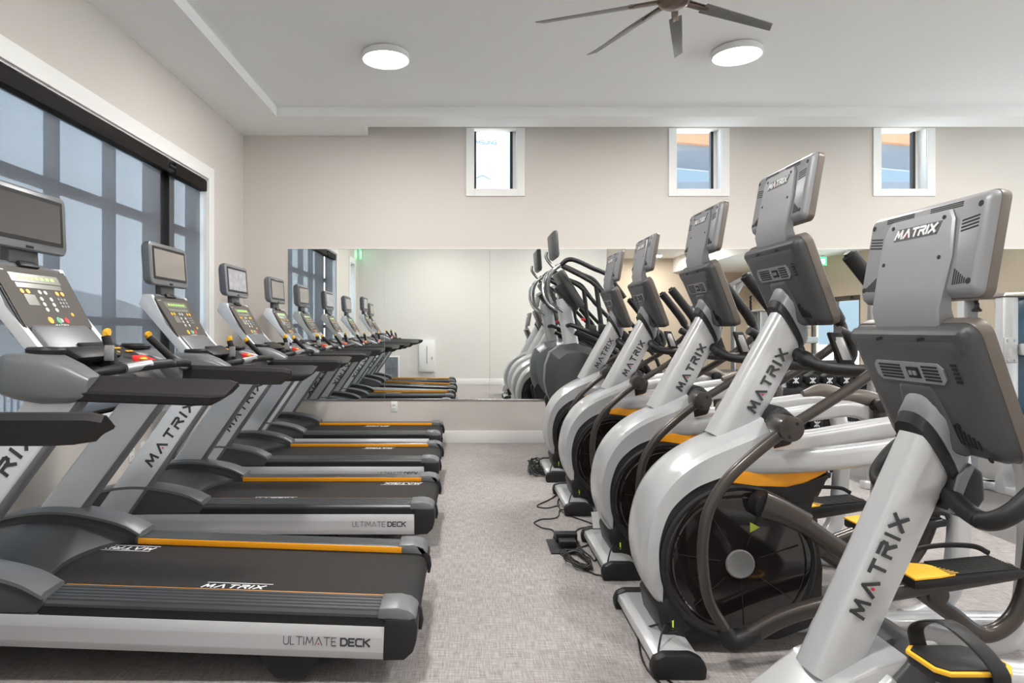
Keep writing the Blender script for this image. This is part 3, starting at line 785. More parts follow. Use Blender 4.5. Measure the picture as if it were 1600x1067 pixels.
    MB().loft([rrect(.200, tz0+.050, tz1-.036, .003, .0015, 0), rrect(.200, tz0+.050, tz1-.036, .003, .003, 0)]).build('tv_screen', screen, T, smooth=False)
    MB().box(tl(tz0+.012)-.002, tl(tz0+.012)+.003, -.022, .022, tz0+.008, tz0+.018, .001).build('tv_badge', DARK, T)
    # handlebar loop, grips, toggles, stop
    MB().tube([(-1.28, -.29, 1.03), (-1.20, -.24, 1.055), (-1.135, -.12, 1.068), (-1.115, 0, 1.070), (-1.115, .16, 1.068), (-1.14, .30, 1.058), (-1.17, .335, 1.05)], .019, n=14).build('handlebar', BLACK, T)
    MB().cyl((-1.155, .305, 1.055), (-1.172, .345, 1.045), .023, .026, bev=.003).build('handlebar_collar', STEEL, T)
    MB().cyl((-1.16, -.20, 1.062), (-1.124, -.08, 1.074), .0195).build('pulse_sensor', STEEL, T)
    for (p0, p1, nm) in (((-1.20, -.19, 1.06), (-1.235, -.20, 1.185), 'near'), ((-1.17, .26, 1.06), (-1.27, .20, 1.175), 'far')):
        g = MB().tube([p0, ((p0[0]+p1[0])/2, (p0[1]+p1[1])/2, (p0[2]+p1[2])/2), p1], .017, n=12).build('control_stalk', DARK, T)
        v0, v1 = Vector(p0), Vector(p1); dd = (v1-v0).normalized()
        MB().tube([v1-dd*.010, v1+dd*.012+Vector((.006, 0, 0)), v1+dd*.018+Vector((.018, 0, -.004))], .0150, n=12).build('toggle_cap', YELLOW, g)
        if nm == 'near': MB().box(-1.232, -1.196, -.2155, -.207, 1.09, 1.15, .003).build('grip_sensor', STEEL, g)
    st = MB().hexa([(-1.21, -.03, 1.06), (-1.14, -.03, 1.055), (-1.14, .09, 1.055), (-1.21, .09, 1.06), (-1.235, -.02, 1.105), (-1.165, -.025, 1.08), (-1.165, .085, 1.08), (-1.235, .08, 1.105)], .008).build('stop_switch', RED, T, 'red emergency stop')
    MB().ellipsoid((-1.185, -.01, 1.090), (.014, .02, .008)).build('stop_key', YELLOW, st)
    # water cable down to the floor at the front
    MB().tube([(-2.10, -.1, .14), (-2.2, -.12, .05), (-2.23, -.2, .012), (-2.2, -.3, .008), (-2.22, -.42, .010)], .004, n=6).build('power_cord', CORD, T)
    return T

TM = [  # near-side Y, rear X, pitch(deg, front up), belt text, label, screen
  (2.23, -.174, 2.0, (-.80, -1.16), 'nearest whole silver and black treadmill, raised front, white belt lettering by the near rail', SCREEN),
  (3.61, -.173, 0.0, (-1.06, -.07), 'second whole treadmill from the camera, its screen dark and tan in front of the shade', SCREENOFF),
  (4.87, -.200, 0.0, (-1.33, -.37), 'third whole treadmill from the camera, its television showing a pale picture', SCREENON),
  (6.12, -.236, 0.0, (-.78, -.52), 'farthest treadmill in the row, against the mirror wall', SCREENOFF),
]
import copy
for i, (yn, xr, pitch, tp, lb, scr) in enumerate(TM):
    t = make_treadmill(lb, tp, scr)
    t.location = (xr, yn+.4, 0); t.rotation_euler = (0, R(pitch), 0)
    t['group'] = 'treadmills in a row on the left'
t0 = dup(t, (-.210, 1.225, 0), 'treadmill nearest the camera, only one black arm rest inside the left edge', (0, 0, 0))
for c in t0.children:
    c['label'] = c.get('label', '') if c.get('label') else c.get('label', '')
    if not c['label']: del c['label']
# ---------------------------------------------------------------- shared console and television of the cardio machines seen from behind
def slatbox(m, F, u, v, w_, h_, t=.0015, sk=0.0):
    m.strokes([[(u-w_/2, v-h_/2), (u+w_/2, v-h_/2+sk), (u+w_/2, v+h_/2+sk), (u-w_/2, v+h_/2)]], F, t)

def add_console(T, of, dx, dz, screen=SCREEN):
    """back faces -x; of = builder offset; dx,dz shift from the elliptical's position"""
    def G(x, y, z): return (x+dx, y, z+dz)
    def slab(p, q, nrm, hw0, hw1, c, layers):
        """rounded slab: p bottom, q top (xz) on the back plane; layers: (depth, inset)"""
        p = Vector((p[0], 0, p[1])); q = Vector((q[0], 0, q[1])); d = (q-p); L = d.length; d.normalize()
        rings = []
        for dep, ins in layers:
            ring = []
            for cy, cv, a0 in ((-1, 1, 90), (-1, 0, 180), (1, 0, 270), (1, 1, 0)):
                hw = (hw1 if cv else hw0)-ins; rr = max(c-ins*.5, .004)
                yc = cy*(hw-rr); vc = (L-ins-rr) if cv else (ins+rr)
                for k in range(6):
                    a = R(a0+18*k); y = yc+rr*math.cos(a); v = vc+rr*math.sin(a)
                    P_ = p+d*v+Vector((nrm[0], 0, nrm[1]))*dep
                    ring.append(G(P_.x, y, P_.z))
            rings.append(ring)
        return MB(of).loft(rings)
    # --- console slab
    b0, b1 = (1.345, 1.262), (1.215, 1.585)
    d = Vector((b1[0]-b0[0], 0, b1[1]-b0[1])); L = d.length; d.normalize(); nb = Vector((-d.z, 0, d.x))   # out of the back
    n2 = (-nb.x, -nb.z)
    slab(b0, b1, n2, .205, .225, .035, [(-.012, .05), (0, .012), (.012, .0), (.030, -.004)]).build('console_back', GREY, T, ang=42)
    slab(b0, b1, n2, .205, .225, .035, [(.030, -.006), (.034, -.008), (.058, -.008), (.064, .0)]).build('console_rim', TAUPE, T, ang=42)
    slab(b0, b1, n2, .20, .22, .03, [(.0642, .02), (.0655, .022)]).build('console_face', FACE, T)
    F0 = frame(G(b0[0], 0, b0[1]), (0, -1, 0), (d.x, 0, d.z))
    off = .0125
    F = lambda u, v, h=0.0: F0(u, v, off+h)
    # upper cap line
    cap = slab((b0[0]+d.x*(L-.075), b0[1]+d.z*(L-.075)), b1, n2, .215, .222, .02, [(-.006, .012), (.002, .004), (.012, .0)]).build('console_cap', GREY, T, ang=42)
    vr = MB(of)
    def rring(u0, u1, v0, v1, th): return [[(u0, v0), (u1, v0), (u1, v0+th), (u0, v0+th)], [(u0, v1-th), (u1, v1-th), (u1, v1), (u0, v1)], [(u0, v0), (u0+th, v0), (u0+th, v1), (u0, v1)], [(u1-th, v0), (u1, v0), (u1, v1), (u1-th, v1)]]
    vc = .235
    port = MB(of).strokes([[(-.115, vc-.028), (.115, vc-.028), (.130, vc-.014), (.130, vc+.014), (.115, vc+.028), (-.115, vc+.028), (-.130, vc+.014), (-.130, vc-.014)]], F, .004).build('port_plate', LGREY, T)
    m = MB(of); F4 = lambda u, v, h=0.0: F(u, v, .004+h)
    for k in range(5):
        slatbox(m, F4, -.065, vc-.018+.009*k, .085, .0045); slatbox(m, F4, .085, vc-.018+.009*k, .055, .0045)
    slatbox(m, F4, .022, vc, .045, .030)
    m.build('vent_slots', VENT, port, smooth=False)
    m = MB(of)
    for k in range(5): slatbox(m, F, .165, vc-.018+.011*k, .018, .006)
    m.build('side_vent', VENT, T, smooth=False)
    m = MB(of)
    for k in range(7): slatbox(m, F, .075+.012*k, .075-.004*k, .006, .055-.005*k)
    m.build('speaker_vent', VENT, T, smooth=False)
    m = MB(of)
    for u in (.014, .030): slatbox(m, lambda a, b, h=0: F(a, b, .0056+h), u, vc, .010, .012, .003)
    m.build('network_ports', LGREY, port, smooth=False)
    m = MB(of)
    for u, v in ((-.10, .095), (.10, .095), (-.165, .018), (.165, .018)): m.strokes([dotquad((u, v), .008, 12)], F, .0012)
    for u in (-.08, .08): m.strokes([[(u-.014, L-.03), (u+.014, L-.025), (u+.012, L-.018), (u-.012, L-.022)]], lambda a, b, h=0: F0(a, b, .0065+h), .001)
    m.build('screw_recesses', VENT, T, smooth=False)
    # collar and wedge
    ax = Vector((.488, 0, .873)); pr = Vector((ax.z, 0, -ax.x))
    c0 = Vector((1.272, 0, 1.235))            # on the mast axis near its top
    def ring(s, a, b, slope=0.0, pw=2.6):
        out = []
        for k in range(32):
            t = 2*PI*k/32; cc, ss = math.cos(t), math.sin(t)
            e = math.copysign(abs(cc)**(2/pw), cc); f = math.copysign(abs(ss)**(2/pw), ss)
            P_ = c0+ax*(s-slope*e)+pr*(a*e)
            out.append(G(P_.x, b*f, P_.z))
        return out
    MB(of).loft([ring(.022, .088, .072, .052), ring(.045, .092, .075, .060), ring(.050, .088, .072, .060)]).build('collar_band', DARK, T, ang=45)
    sh_ = lambda rg, d_: [(a_-d_, b_, c_) for a_, b_, c_ in rg]
    MB(of).loft([ring(.046, .094, .077, .060), ring(.08, .096, .079, .064), sh_(ring(.125, .094, .079, .070), .014), sh_(ring(.165, .086, .075, .074), .036), sh_(ring(.20, .066, .062, .07), .058), sh_(ring(.218, .035, .04, .04), .062)]).build('mast_collar', LGREY, T, ang=60)
    MB(of).hexa([G(1.30, -.085, 1.275), G(1.345, -.10, 1.262), G(1.345, .10, 1.262), G(1.30, .085, 1.275), G(1.255, -.06, 1.44), G(1.275, -.075, 1.46), G(1.275, .075, 1.46), G(1.255, .06, 1.44)], .015).build('console_wedge', GREY, T)
    # --- television
    t0, t1 = (1.242, 1.665), (1.285, 1.915)
    dt = Vector((t1[0]-t0[0], 0, t1[1]-t0[1])); LT = dt.length; dt.normalize(); nt_ = Vector((-dt.z, 0, dt.x)); n3 = (-nt_.x, -nt_.z)
    slab(t0, t1, n3, .222, .222, .022, [(0, .018), (.012, .004), (.024, .0)]).build('tv_back', LGREY, T, ang=42)
    slab(t0, t1, n3, .222, .222, .022, [(.024, -.002), (.028, -.003), (.046, -.002), (.050, .004)]).build('tv_rim', TAUPE, T, ang=42)
    slab(t0, t1, n3, .21, .21, .01, [(.0502, .018), (.0512, .019)]).build('tv_screen', screen, T)
    # stem plate covering the middle of the television back
    Q = lambda v, dep: t0_(v, dep)
    def t0_(v, dep):
        P_ = Vector((t0[0], 0, t0[1]))+dt*v-nt_*dep; return P_
    rows = []
    for v, hw, dep, th in ((LT-.034, .112, -.008, .014), (LT-.060, .128, -.009, .014), (.10, .138, -.009, .014), (.03, .132, -.010, .02)):
        P_ = t0_(v, dep); P2 = t0_(v, dep+th)
        rows.append([G(P_.x, -hw+.006, P_.z), G(P_.x, hw-.006, P_.z), G(P_.x+.004, hw, P_.z), G(P2.x, hw, P2.z), G(P2.x, -hw, P2.z), G(P_.x+.004, -hw, P_.z)])
    for x, z, hw, th in ((1.225, 1.635, .128, .035), (1.235, 1.573, .118, .052), (1.238, 1.560, .115, .05)):
        rows.append([G(x, -hw+.006, z), G(x, hw-.006, z), G(x+.004, hw, z), G(x+th, hw, z), G(x+th, -hw, z), G(x+.004, -hw, z)])
    MB(of).loft(rows).build('tv_stem', LGREY, T, ang=25)
    F1 = frame(G(t0_(0, -.0092).x, 0, t0_(0, -.0092).z), (0, -1, 0), (dt.x, 0, dt.z))
    q, dots = text('MATRIX', .155, .026, .0060, italic=.3, gap=.42)
    sh = [[(a-.080, b+LT-.088) for a, b in k] for k in q]
    MB(of).strokes([[(-.084, LT-.092), (.078, LT-.092), (.092, LT-.059), (-.070, LT-.059)]], F1, .0006).build('logo_backing', GREY, T, smooth=False)  # grey panel behind the logo lettering
    MB(of).strokes(sh, F1, .0022).build('logo_lettering', INKW, T, 'white italic capital lettering', smooth=False)
    MB(of).strokes([dotquad((dots[0][0]-.080, dots[0][1]+LT-.088), .003)], F1, .0026).build('red_dot', REDDOT, T, smooth=False)
    F2 = frame(G(t0[0], 0, t0[1]), (0, -1, 0), (dt.x, 0, dt.z))
    for u, v in ((-.095, LT-.052), (.095, LT-.052), (-.11, .10), (.10, .10)): MB(of).strokes([dotquad((u, v), .0055, 12)], F1, .001).build('tv_screw', VENT, T, smooth=False)
    for u, v in ((-.195, LT-.035), (.195, LT-.035), (-.195, .035), (.195, .035)): MB(of).strokes([dotquad((u, v), .0075, 12)], F2, .0008).build('tv_screw', VENT, T, smooth=False)
    for s in (-1, 1):
        m = MB(of)
        for k in range(4): slatbox(m, F2, s*.172, LT-.068-.0085*k, .052, .0038, .0008, s*.006)
        m.build('side_vent', VENT, T, smooth=False)
        m = MB(of)
        for k in range(7): slatbox(m, F2, s*(.148+.0068*k), .048-.0022*k, .0036, .040-.0052*k, .0008)
        m.build('corner_vent', VENT, T, smooth=False)
        m = MB(of)
        for k in range(3): slatbox(m, F2, s*.085, LT-.0195-.005*k, .11, .0026, .0008)
        m.build('top_vent', VENT, T, smooth=False)

def mast(of, T, p0, p1, r0, r1, y0, y1, name='mast'):
    """superelliptic column from p0 to p1 (xz); r in plane, y across"""
    p0 = Vector((p0[0], 0, p0[1])); p1 = Vector((p1[0], 0, p1[1])); ax = (p1-p0).normalized(); pr = Vector((ax.z, 0, -ax.x)); L = (p1-p0).length
    rings = []
    for i in range(9):
        f = i/8; r = r0+(r1-r0)*f; y = y0+(y1-y0)*f
        ring = []
        for k in range(36):
            t = 2*PI*k/36; cc, ss = math.cos(t), math.sin(t)
            P_ = p0+ax*(L*f)+pr*(r*math.copysign(abs(cc)**(2/3.2), cc))
            ring.append((P_.x, y*math.copysign(abs(ss)**(2/3.2), ss), P_.z))
        rings.append(ring)
    MB(of).loft(rings).build(name, SILVER, T, ang=60)
    return p0, ax, pr, L

# ---------------------------------------------------------------- elliptical
def make_elliptical(label):
    O = 1.5; of = (O, 0, 0)
    T = thing('elliptical_trainer', label, 'elliptical')
    # front stabiliser
    MB(of).prism([(.675, .04), (.70, .03), (.835, .03), (.850, .045), (.845, .065), (.80, .08), (.715, .08), (.68, .068)], -.28, .28, .004).build('front_stabiliser', SILVER, T)
    for s in (-1, 1):
        e = MB(of).prism([(.668, .0), (.858, .0), (.862, .04), (.85, .068), (.81, .088), (.71, .088), (.675, .072), (.662, .04)], s*.262, s*.312, .010).build('stabiliser_cap', BLACK, T)
        for x in (.80, .835): MB(of).cyl((x, s*.311, .045), (x, s*.3135, .045), .008, n=12).build('cap_screw', VENT, e)
    MB(of).tube([(.80, 0, .075), (1.3, 0, .07), (2.25, 0, .07)], .035, ry=.045, n=16, power=3).build('base_beam', SILVER, T)
    # silver arch (front shell)
    ou = [(.815, .10), (.735, .20), (.690, .30), (.676, .40), (.688, .50), (.715, .585), (.765, .67), (.835, .74), (.92, .795), (1.02, .84), (1.10, .875), (1.17, .905)]
    inn = [(.775, .225), (.752, .28), (.742, .35), (.742, .42), (.757, .49), (.785, .555), (.830, .605), (.885, .645), (.95, .672), (1.02, .695), (1.10, .72), (1.19, .765)]
    oc = crom([(a, 0, b) for a, b in ou], 4); ic = crom([(a, 0, b) for a, b in inn], 4); rings = []
    for k, (p, q) in enumerate(zip(oc, ic)):
        f = k/(len(oc)-1); hw = .125+.015*math.sin(PI*f)
        d = (q-p)
        A = lambda t, y: (p.x+d.x*t, y, p.z+d.z*t)
        rings.append([A(0, -.045), A(.04, -.075), A(.17, -hw+.018), A(.32, -hw), A(1, -hw), A(1, hw), A(.32, hw), A(.17, hw-.018), A(.04, .075), A(0, .045)])
    MB(of).loft(rings).build('front_shell', SILVER, T, ang=24)
    # dark body shroud
    body = [(.80, .075), (.755, .17), (.735, .30), (.732, .42), (.755, .52), (.80, .60), (.87, .66), (.97, .70), (1.05, .715), (1.377, .712), (1.378, .69), (1.34, .63), (1.322, .57), (1.325, .50), (1.36, .42), (1.375, .33), (1.372, .20), (1.32, .10), (1.20, .055), (.88, .055)]
    MB(of).prism(body, -.128, .128, .008).build('drive_shroud', DARK, T, ang=40)
    b = MB(of).prism([(.735, .17), (.77, .225), (.82, .20), (.87, .10), (.80, .06), (.755, .075)], -.135, .135, .010).build('lower_bracket', DARK, T)
    MB(of).box(.790, .797, -.1375, -.1345, .10, .135).build('socket_tag', YTAG, b)
    for s in (-1, 1):
        # ring and disc
        cx, cz = 1.046, .356
        MB(of).lathe((cx, 0, cz), [(.300, s*.10), (.300, s*.136), (.290, s*.142), (.278, s*.138), (.276, s*.132)], 'y', 64).build('disc_surround', DARK, T, ang=40)
        dm = MB(of).lathe((cx, 0, cz), [(.01, s*.120), (.277, s*.120), (.277, s*.137), (.27, s*.139), (.255, s*.137), (.250, s*.141), (.06, s*.146), (.01, s*.146)], 'y', 64).build('crank_disc', GLOSSDISC, T, ang=30)
        MB(of).lathe((cx, 0, cz), [(.001, s*.146), (.055, s*.146), (.055, s*.151), (.050, s*.153), (.047, s*.1515), (.001, s*.152)], 'y', 40).build('hub_cap', HUBG, dm)
        m = MB(of)
        for k in range(7):
            a = 2*PI*k/7+.3; m.box(-.0025, .0025, -.0006, .0006, .075, .235); 
            vs = m.bm.verts[-8:] if False else None
        m.bm.free(); m = MB(of)
        for k in range(7):
            a = 2*PI*k/7+.3; u = Vector((math.cos(a), 0, math.sin(a))); v = Vector((-math.sin(a), 0, math.cos(a)))
            m.strokes([[(.075, -.0018), (.235, -.0018), (.235, .0018), (.075, .0018)]], lambda A_, B_, C_=0, u=u, v=v: Vector((cx, s*.1445, cz))+u*A_+v*B_+Vector((0, s*C_, 0)), .0012)
        m.build('disc_ribs', DARK, dm, smooth=False)
        if s < 0: MB(of).strokes([[(1.085, .475), (1.122, .495), (1.085, .515)]], lambda a, b, c=0: Vector((a, -.1455-c, b)), .0006).build('warning_label', mat('warning_green', (.45, .5, .05), .5) if 'warning_green' not in bpy.data.materials else bpy.data.materials['warning_green'], dm, smooth=False)
        # rear frame beam, curving down to the floor
        MB(of).tube([(1.04, s*.095, .735), (1.14, s*.118, .738), (1.32, s*.155, .755), (1.55, s*.17, .785), (1.80, s*.175, .825), (1.98, s*.175, .84), (2.09, s*.175, .79), (2.13, s*.175, .66), (2.13, s*.175, .40), (2.10, s*.175, .16), (2.02, s*.16, .065), (1.90, s*.10, .045), (1.80, s*.05, .05)], .044, ry=.030, n=18, power=3.2, up=(0, 1, 0)).build('frame_beam', SILVER, T, ang=60)
        MB(of).tube([(1.90, s*.15, .885), (2.02, s*.175, .90), (2.14, s*.175, .86), (2.17, s*.175, .78)], .045, ry=.042, n=16, rad=lambda f: .35+.65*math.sin(PI*min(max(f, .02), .98))).build('pivot_cover', TAUPE, T)
        # mast side hub
        MB(of).cyl((1.215, s*.115, .893), (1.182, s*.215, .893), .052, .050, bev=.004).build('pivot_housing', DARK, T)
        hub = MB(of).cyl((1.168, s*.205, .893), (1.168, s*.300, .893), .046, bev=.006, n=32).build('pivot_hub', DTUBE, T)
        for ox, oz in ((.018, .02), (-.01, -.028)): MB(of).cyl((1.168+ox, s*.299, .893+oz), (1.168+ox, s*.3012, .893+oz), .006, n=10).build('hub_screw', VENT, hub)
        ph = s < 0
        # swing arm: lower tube and upper tube with grip
        yl = s*.265
        low = [(1.168, yl, .893), (1.05, yl, .80), (.95, yl, .705), (.885, yl, .60), (.862, yl, .49), (.862, yl, .38), (.885, yl, .26), (.945, yl, .155)] if ph else \
              [(1.168, yl, .893), (1.08, yl, .79), (1.02, yl, .69), (.99, yl, .58), (.985, yl, .47), (1.0, yl, .36), (1.04, yl, .26), (1.10, yl, .19)]
        MB(of).tube(low, .0205, n=16).build('swing_tube', DTUBE, T, ang=60)
        dxg = 0 if ph else .10
        MB(of).tube([(1.168, yl, .893), (1.30+dxg*.2, yl, .975), (1.45+dxg*.4, yl, 1.075), (1.56+dxg*.7, yl, 1.17), (1.585+dxg, yl, 1.24), (1.555+dxg, yl, 1.31)], .019, n=16).build('swing_tube', DTUBE, T, ang=60)
        g = MB(of).tube([(1.575+dxg, yl, 1.27), (1.535+dxg, yl, 1.34), (1.47+dxg, yl, 1.425), (1.415+dxg, yl, 1.495), (1.385+dxg, yl, 1.53)], .028, n=16, rad=lambda f: (.75 if f < .05 else 1.0) if f < .96 else .55).build('grip', BLACK, T, ang=60)
        # joint, pedal arm, pedal
        jx, jz = (.972, .115) if ph else (1.13, .155)
        sx = (jx-.972)
        MB(of).tube([(jx-.035, yl, jz+.045), (jx, yl, jz), (jx+.09, yl*.97, jz+.03)], .036, ry=.030, n=16, rad=lambda f: .8+.2*math.sin(PI*f)).build('arm_joint', DARK, T, ang=60)
        ya = s*.245
        ped = [(jx+.06, yl*.97, jz+.02), (jx+.20, ya, jz+.085), (jx+.38, ya, jz+.135), (jx+.62, ya, jz+.18), (1.80+sx, ya, jz+.215), (2.0+sx*.5, ya, jz+.25)]
        MB(of).tube(ped, .030, ry=.025, n=16, power=3).build('pedal_arm', DTUBE, T, ang=60)
        # crank with cover
        px_, pz_ = (1.13, .585) if ph else (.96, .14)
        ex, ez = 1.60+sx*.6, jz+.20
        yc = s*.185
        if ph:
            MB(of).cyl((px_, s*.14, pz_), (px_, s*.20, pz_), .055, .05, bev=.006).build('crank_pin', DARK, T)
            cc_ = MB(of).tube([(px_-.02, yc, pz_+.01), (px_+.05, yc, pz_-.015), (px_+.15, yc, pz_-.065)], .058, ry=.032, n=18, power=2.6, rad=lambda f: .95-.25*f).build('crank_cover', DTUBE, T, ang=60)
            MB(of).tube([(px_+.12, yc, pz_-.05), (1.36, yc*1.05, .455), (1.47, yc*1.1, .385), (ex, yc*1.15, ez)], .033, ry=.022, n=16, power=2.6).build('crank_rod', DTUBE, T, ang=60)
        else:
            MB(of).cyl((px_, s*.14, pz_), (px_, s*.20, pz_), .055, .05, bev=.006).build('crank_pin', DARK, T)
            MB(of).tube([(px_, yc, pz_), (1.25, yc, .20), (ex, yc*1.1, ez)], .034, ry=.024, n=16, power=2.6).build('crank_rod', DTUBE, T, ang=60)
        # hanging link
        lx = 0 if ph else -.12
        MB(of).tube([(2.095, s*.235, .86), (2.095+lx*.1, s*.235, .56), (2.07+lx*.4, s*.235, .33), (2.01+lx*.8, s*.235, .185), (1.90+lx, s*.235, .13), (1.78+lx, s*.235, .21), (1.67+lx, s*.235, .29)], .030, ry=.022, n=16, power=2.8).build('hanging_link', DTUBE, T, ang=60)
        MB(of).cyl((2.09, s*.17, .865), (2.09, s*.262, .865), .035, bev=.005).build('link_pivot', DARK, T)
        MB(of).cyl((1.72+lx*.8, s*.215, .285), (1.72+lx*.8, s*.268, .285), .038, bev=.005).build('roller_cover', DTUBE, T)
        # foot pedal tray
        pz0 = jz+.235
        x0, x1 = 1.60+sx*.7, 1.99+sx*.5
        y0, y1 = s*.155, s*.315
        tr = MB(of)
        tr.hexa([(x0, s*.16, pz0-.03), (x1, s*.16, pz0+.012), (x1, s*.31, pz0+.012), (x0, s*.31, pz0-.03), (x0, s*.16, pz0+.005), (x1, s*.155, pz0+.045), (x1, s*.315, pz0+.045), (x0, s*.31, pz0+.005)], .008)
        pd = tr.build('foot_pedal', DARK, T)
        MB(of).tube([(x0+.02, s*.16, pz0+.04), (x0+.18, s*.150, pz0+.075), (x0+.33, s*.150, pz0+.075), (x1, s*.155, pz0+.05)], .010, ry=.005, n=8).build('tray_rim', DARK, pd)
        m = MB(of)
        for k in range(11):
            y = s*(.175+.0125*k)
            m.hexa([(x0+.13, y-.003, pz0+.020), (x1-.015, y-.003, pz0+.042), (x1-.015, y+.003, pz0+.042), (x0+.13, y+.003, pz0+.020), (x0+.13, y-.003, pz0+.0265), (x1-.015, y-.003, pz0+.0485), (x1-.015, y+.003, pz0+.0485), (x0+.13, y+.003, pz0+.0265)])
        m.build('tread_ribs', BLACK, pd, smooth=False)
        F = lambda a, b, c=0: Vector((x0+a, s*b, pz0+.006+a*.104+c))
        MB(of).strokes([[(0, .165), (.06, .163), (.12, .200), (.17, .30), (.09, .312), (0, .31)]], F, .006).build('pedal_insert', YELLOW, pd, 'yellow toe insert', smooth=False)
        # fixed grip bar
        MB(of).tube([(1.315, s*.045, 1.155), (1.325, s*.12, 1.13), (1.37, s*.165, 1.105), (1.50, s*.185, 1.095), (1.62, s*.18, 1.10), (1.665, s*.175, 1.14), (1.645, s*.165, 1.215), (1.595, s*.155, 1.245)], .024, n=16, rad=lambda f: 1.25 if .08 < f < .16 else 1.0).build('grip_bar', BLACK, T, ang=60)
        gs = MB(of).hexa([(1.415, s*.150, 1.11), (1.475, s*.150, 1.11), (1.475, s*.180, 1.11), (1.415, s*.180, 1.11), (1.375, s*.14, 1.24), (1.425, s*.14, 1.24), (1.425, s*.17, 1.24), (1.375, s*.17, 1.24)], .008).build('sensor_grip', BLACK, T)
        MB(of).hexa([(1.418, s*.178, 1.135), (1.452, s*.178, 1.135), (1.452, s*.184, 1.135), (1.418, s*.184, 1.135), (1.39, s*.170, 1.222), (1.422, s*.170, 1.222), (1.422, s*.176, 1.222), (1.39, s*.170, 1.222)], .002).build('sensor_plate', STEEL, gs)
    # orange saddle on the shroud
    MB(of).prism([(1.00, .66), (1.12, .650), (1.23, .640), (1.30, .656), (1.385, .700), (1.388, .715), (1.37, .728), (1.30, .735), (1.02, .70)], -.134, .134, .012, seg=3).build('orange_cover', ORANGE, T, 'orange top cover behind the arch')
    MB(of).prism([(1.00, .60), (1.00, .655), (1.23, .641), (1.30, .657), (1.39, .702), (1.392, .69), (1.37, .64), (1.32, .59), (1.2, .56)], -.136, .136, .006).build('cover_edge', DARK, T, ang=40)
    # mast
    p0, ax, pr, L = mast(of, T, (1.045, .80), (1.312, 1.29), .080, .074, .062, .058)
    F = frame(p0+ax*.150+pr*.030+Vector((0, -.0625, 0)), ax, Vector((-ax.z, 0, ax.x)))
    q, dots = text('MATRIX', .275, .042, .0085, gap=.62)
    MB(of).strokes(q, F, .0022).build('mast_lettering', INK, T, 'dark capital lettering on the mast', smooth=False)
    MB(of).strokes([dotquad(c_, .004) for c_ in dots], F, .0026).build('red_dot', REDDOT, T, smooth=False)
    MB(of).prism([(1.155, .84), (1.172, .91), (1.205, .955), (1.25, .945), (1.29, .88), (1.27, .80), (1.18, .78)], -.11, .11, .02, seg=3).build('mast_boot', DARK, T, ang=50)
    add_console(T, of, 0, 0)
    MB(of).tube([(.79, -.15, .11), (.74, -.20, .14), (.70, -.26, .07), (.70, -.30, .02)], .004, n=6).build('power_lead', CORD, T)
    return T
ELY = [(2.59, 0, 'nearest elliptical trainer with the big smoked disc and orange cover in front'),
       (3.49, .015, 'second elliptical trainer from the camera, right behind the nearest one'),
       (4.59, -.005, 'third elliptical trainer from the camera, pale disc, cords on the floor beside it'),
       (5.54, -.01, 'farthest elliptical trainer in the row, beside the stair stepper')]
E0 = make_elliptical(ELY[0][2]); E0.location = (1.5, ELY[0][0], 0); E0['group'] = 'elliptical trainers in a row'
for y, dx, lb in ELY[1:]: dup(E0, (1.5+dx, y, 0), lb)

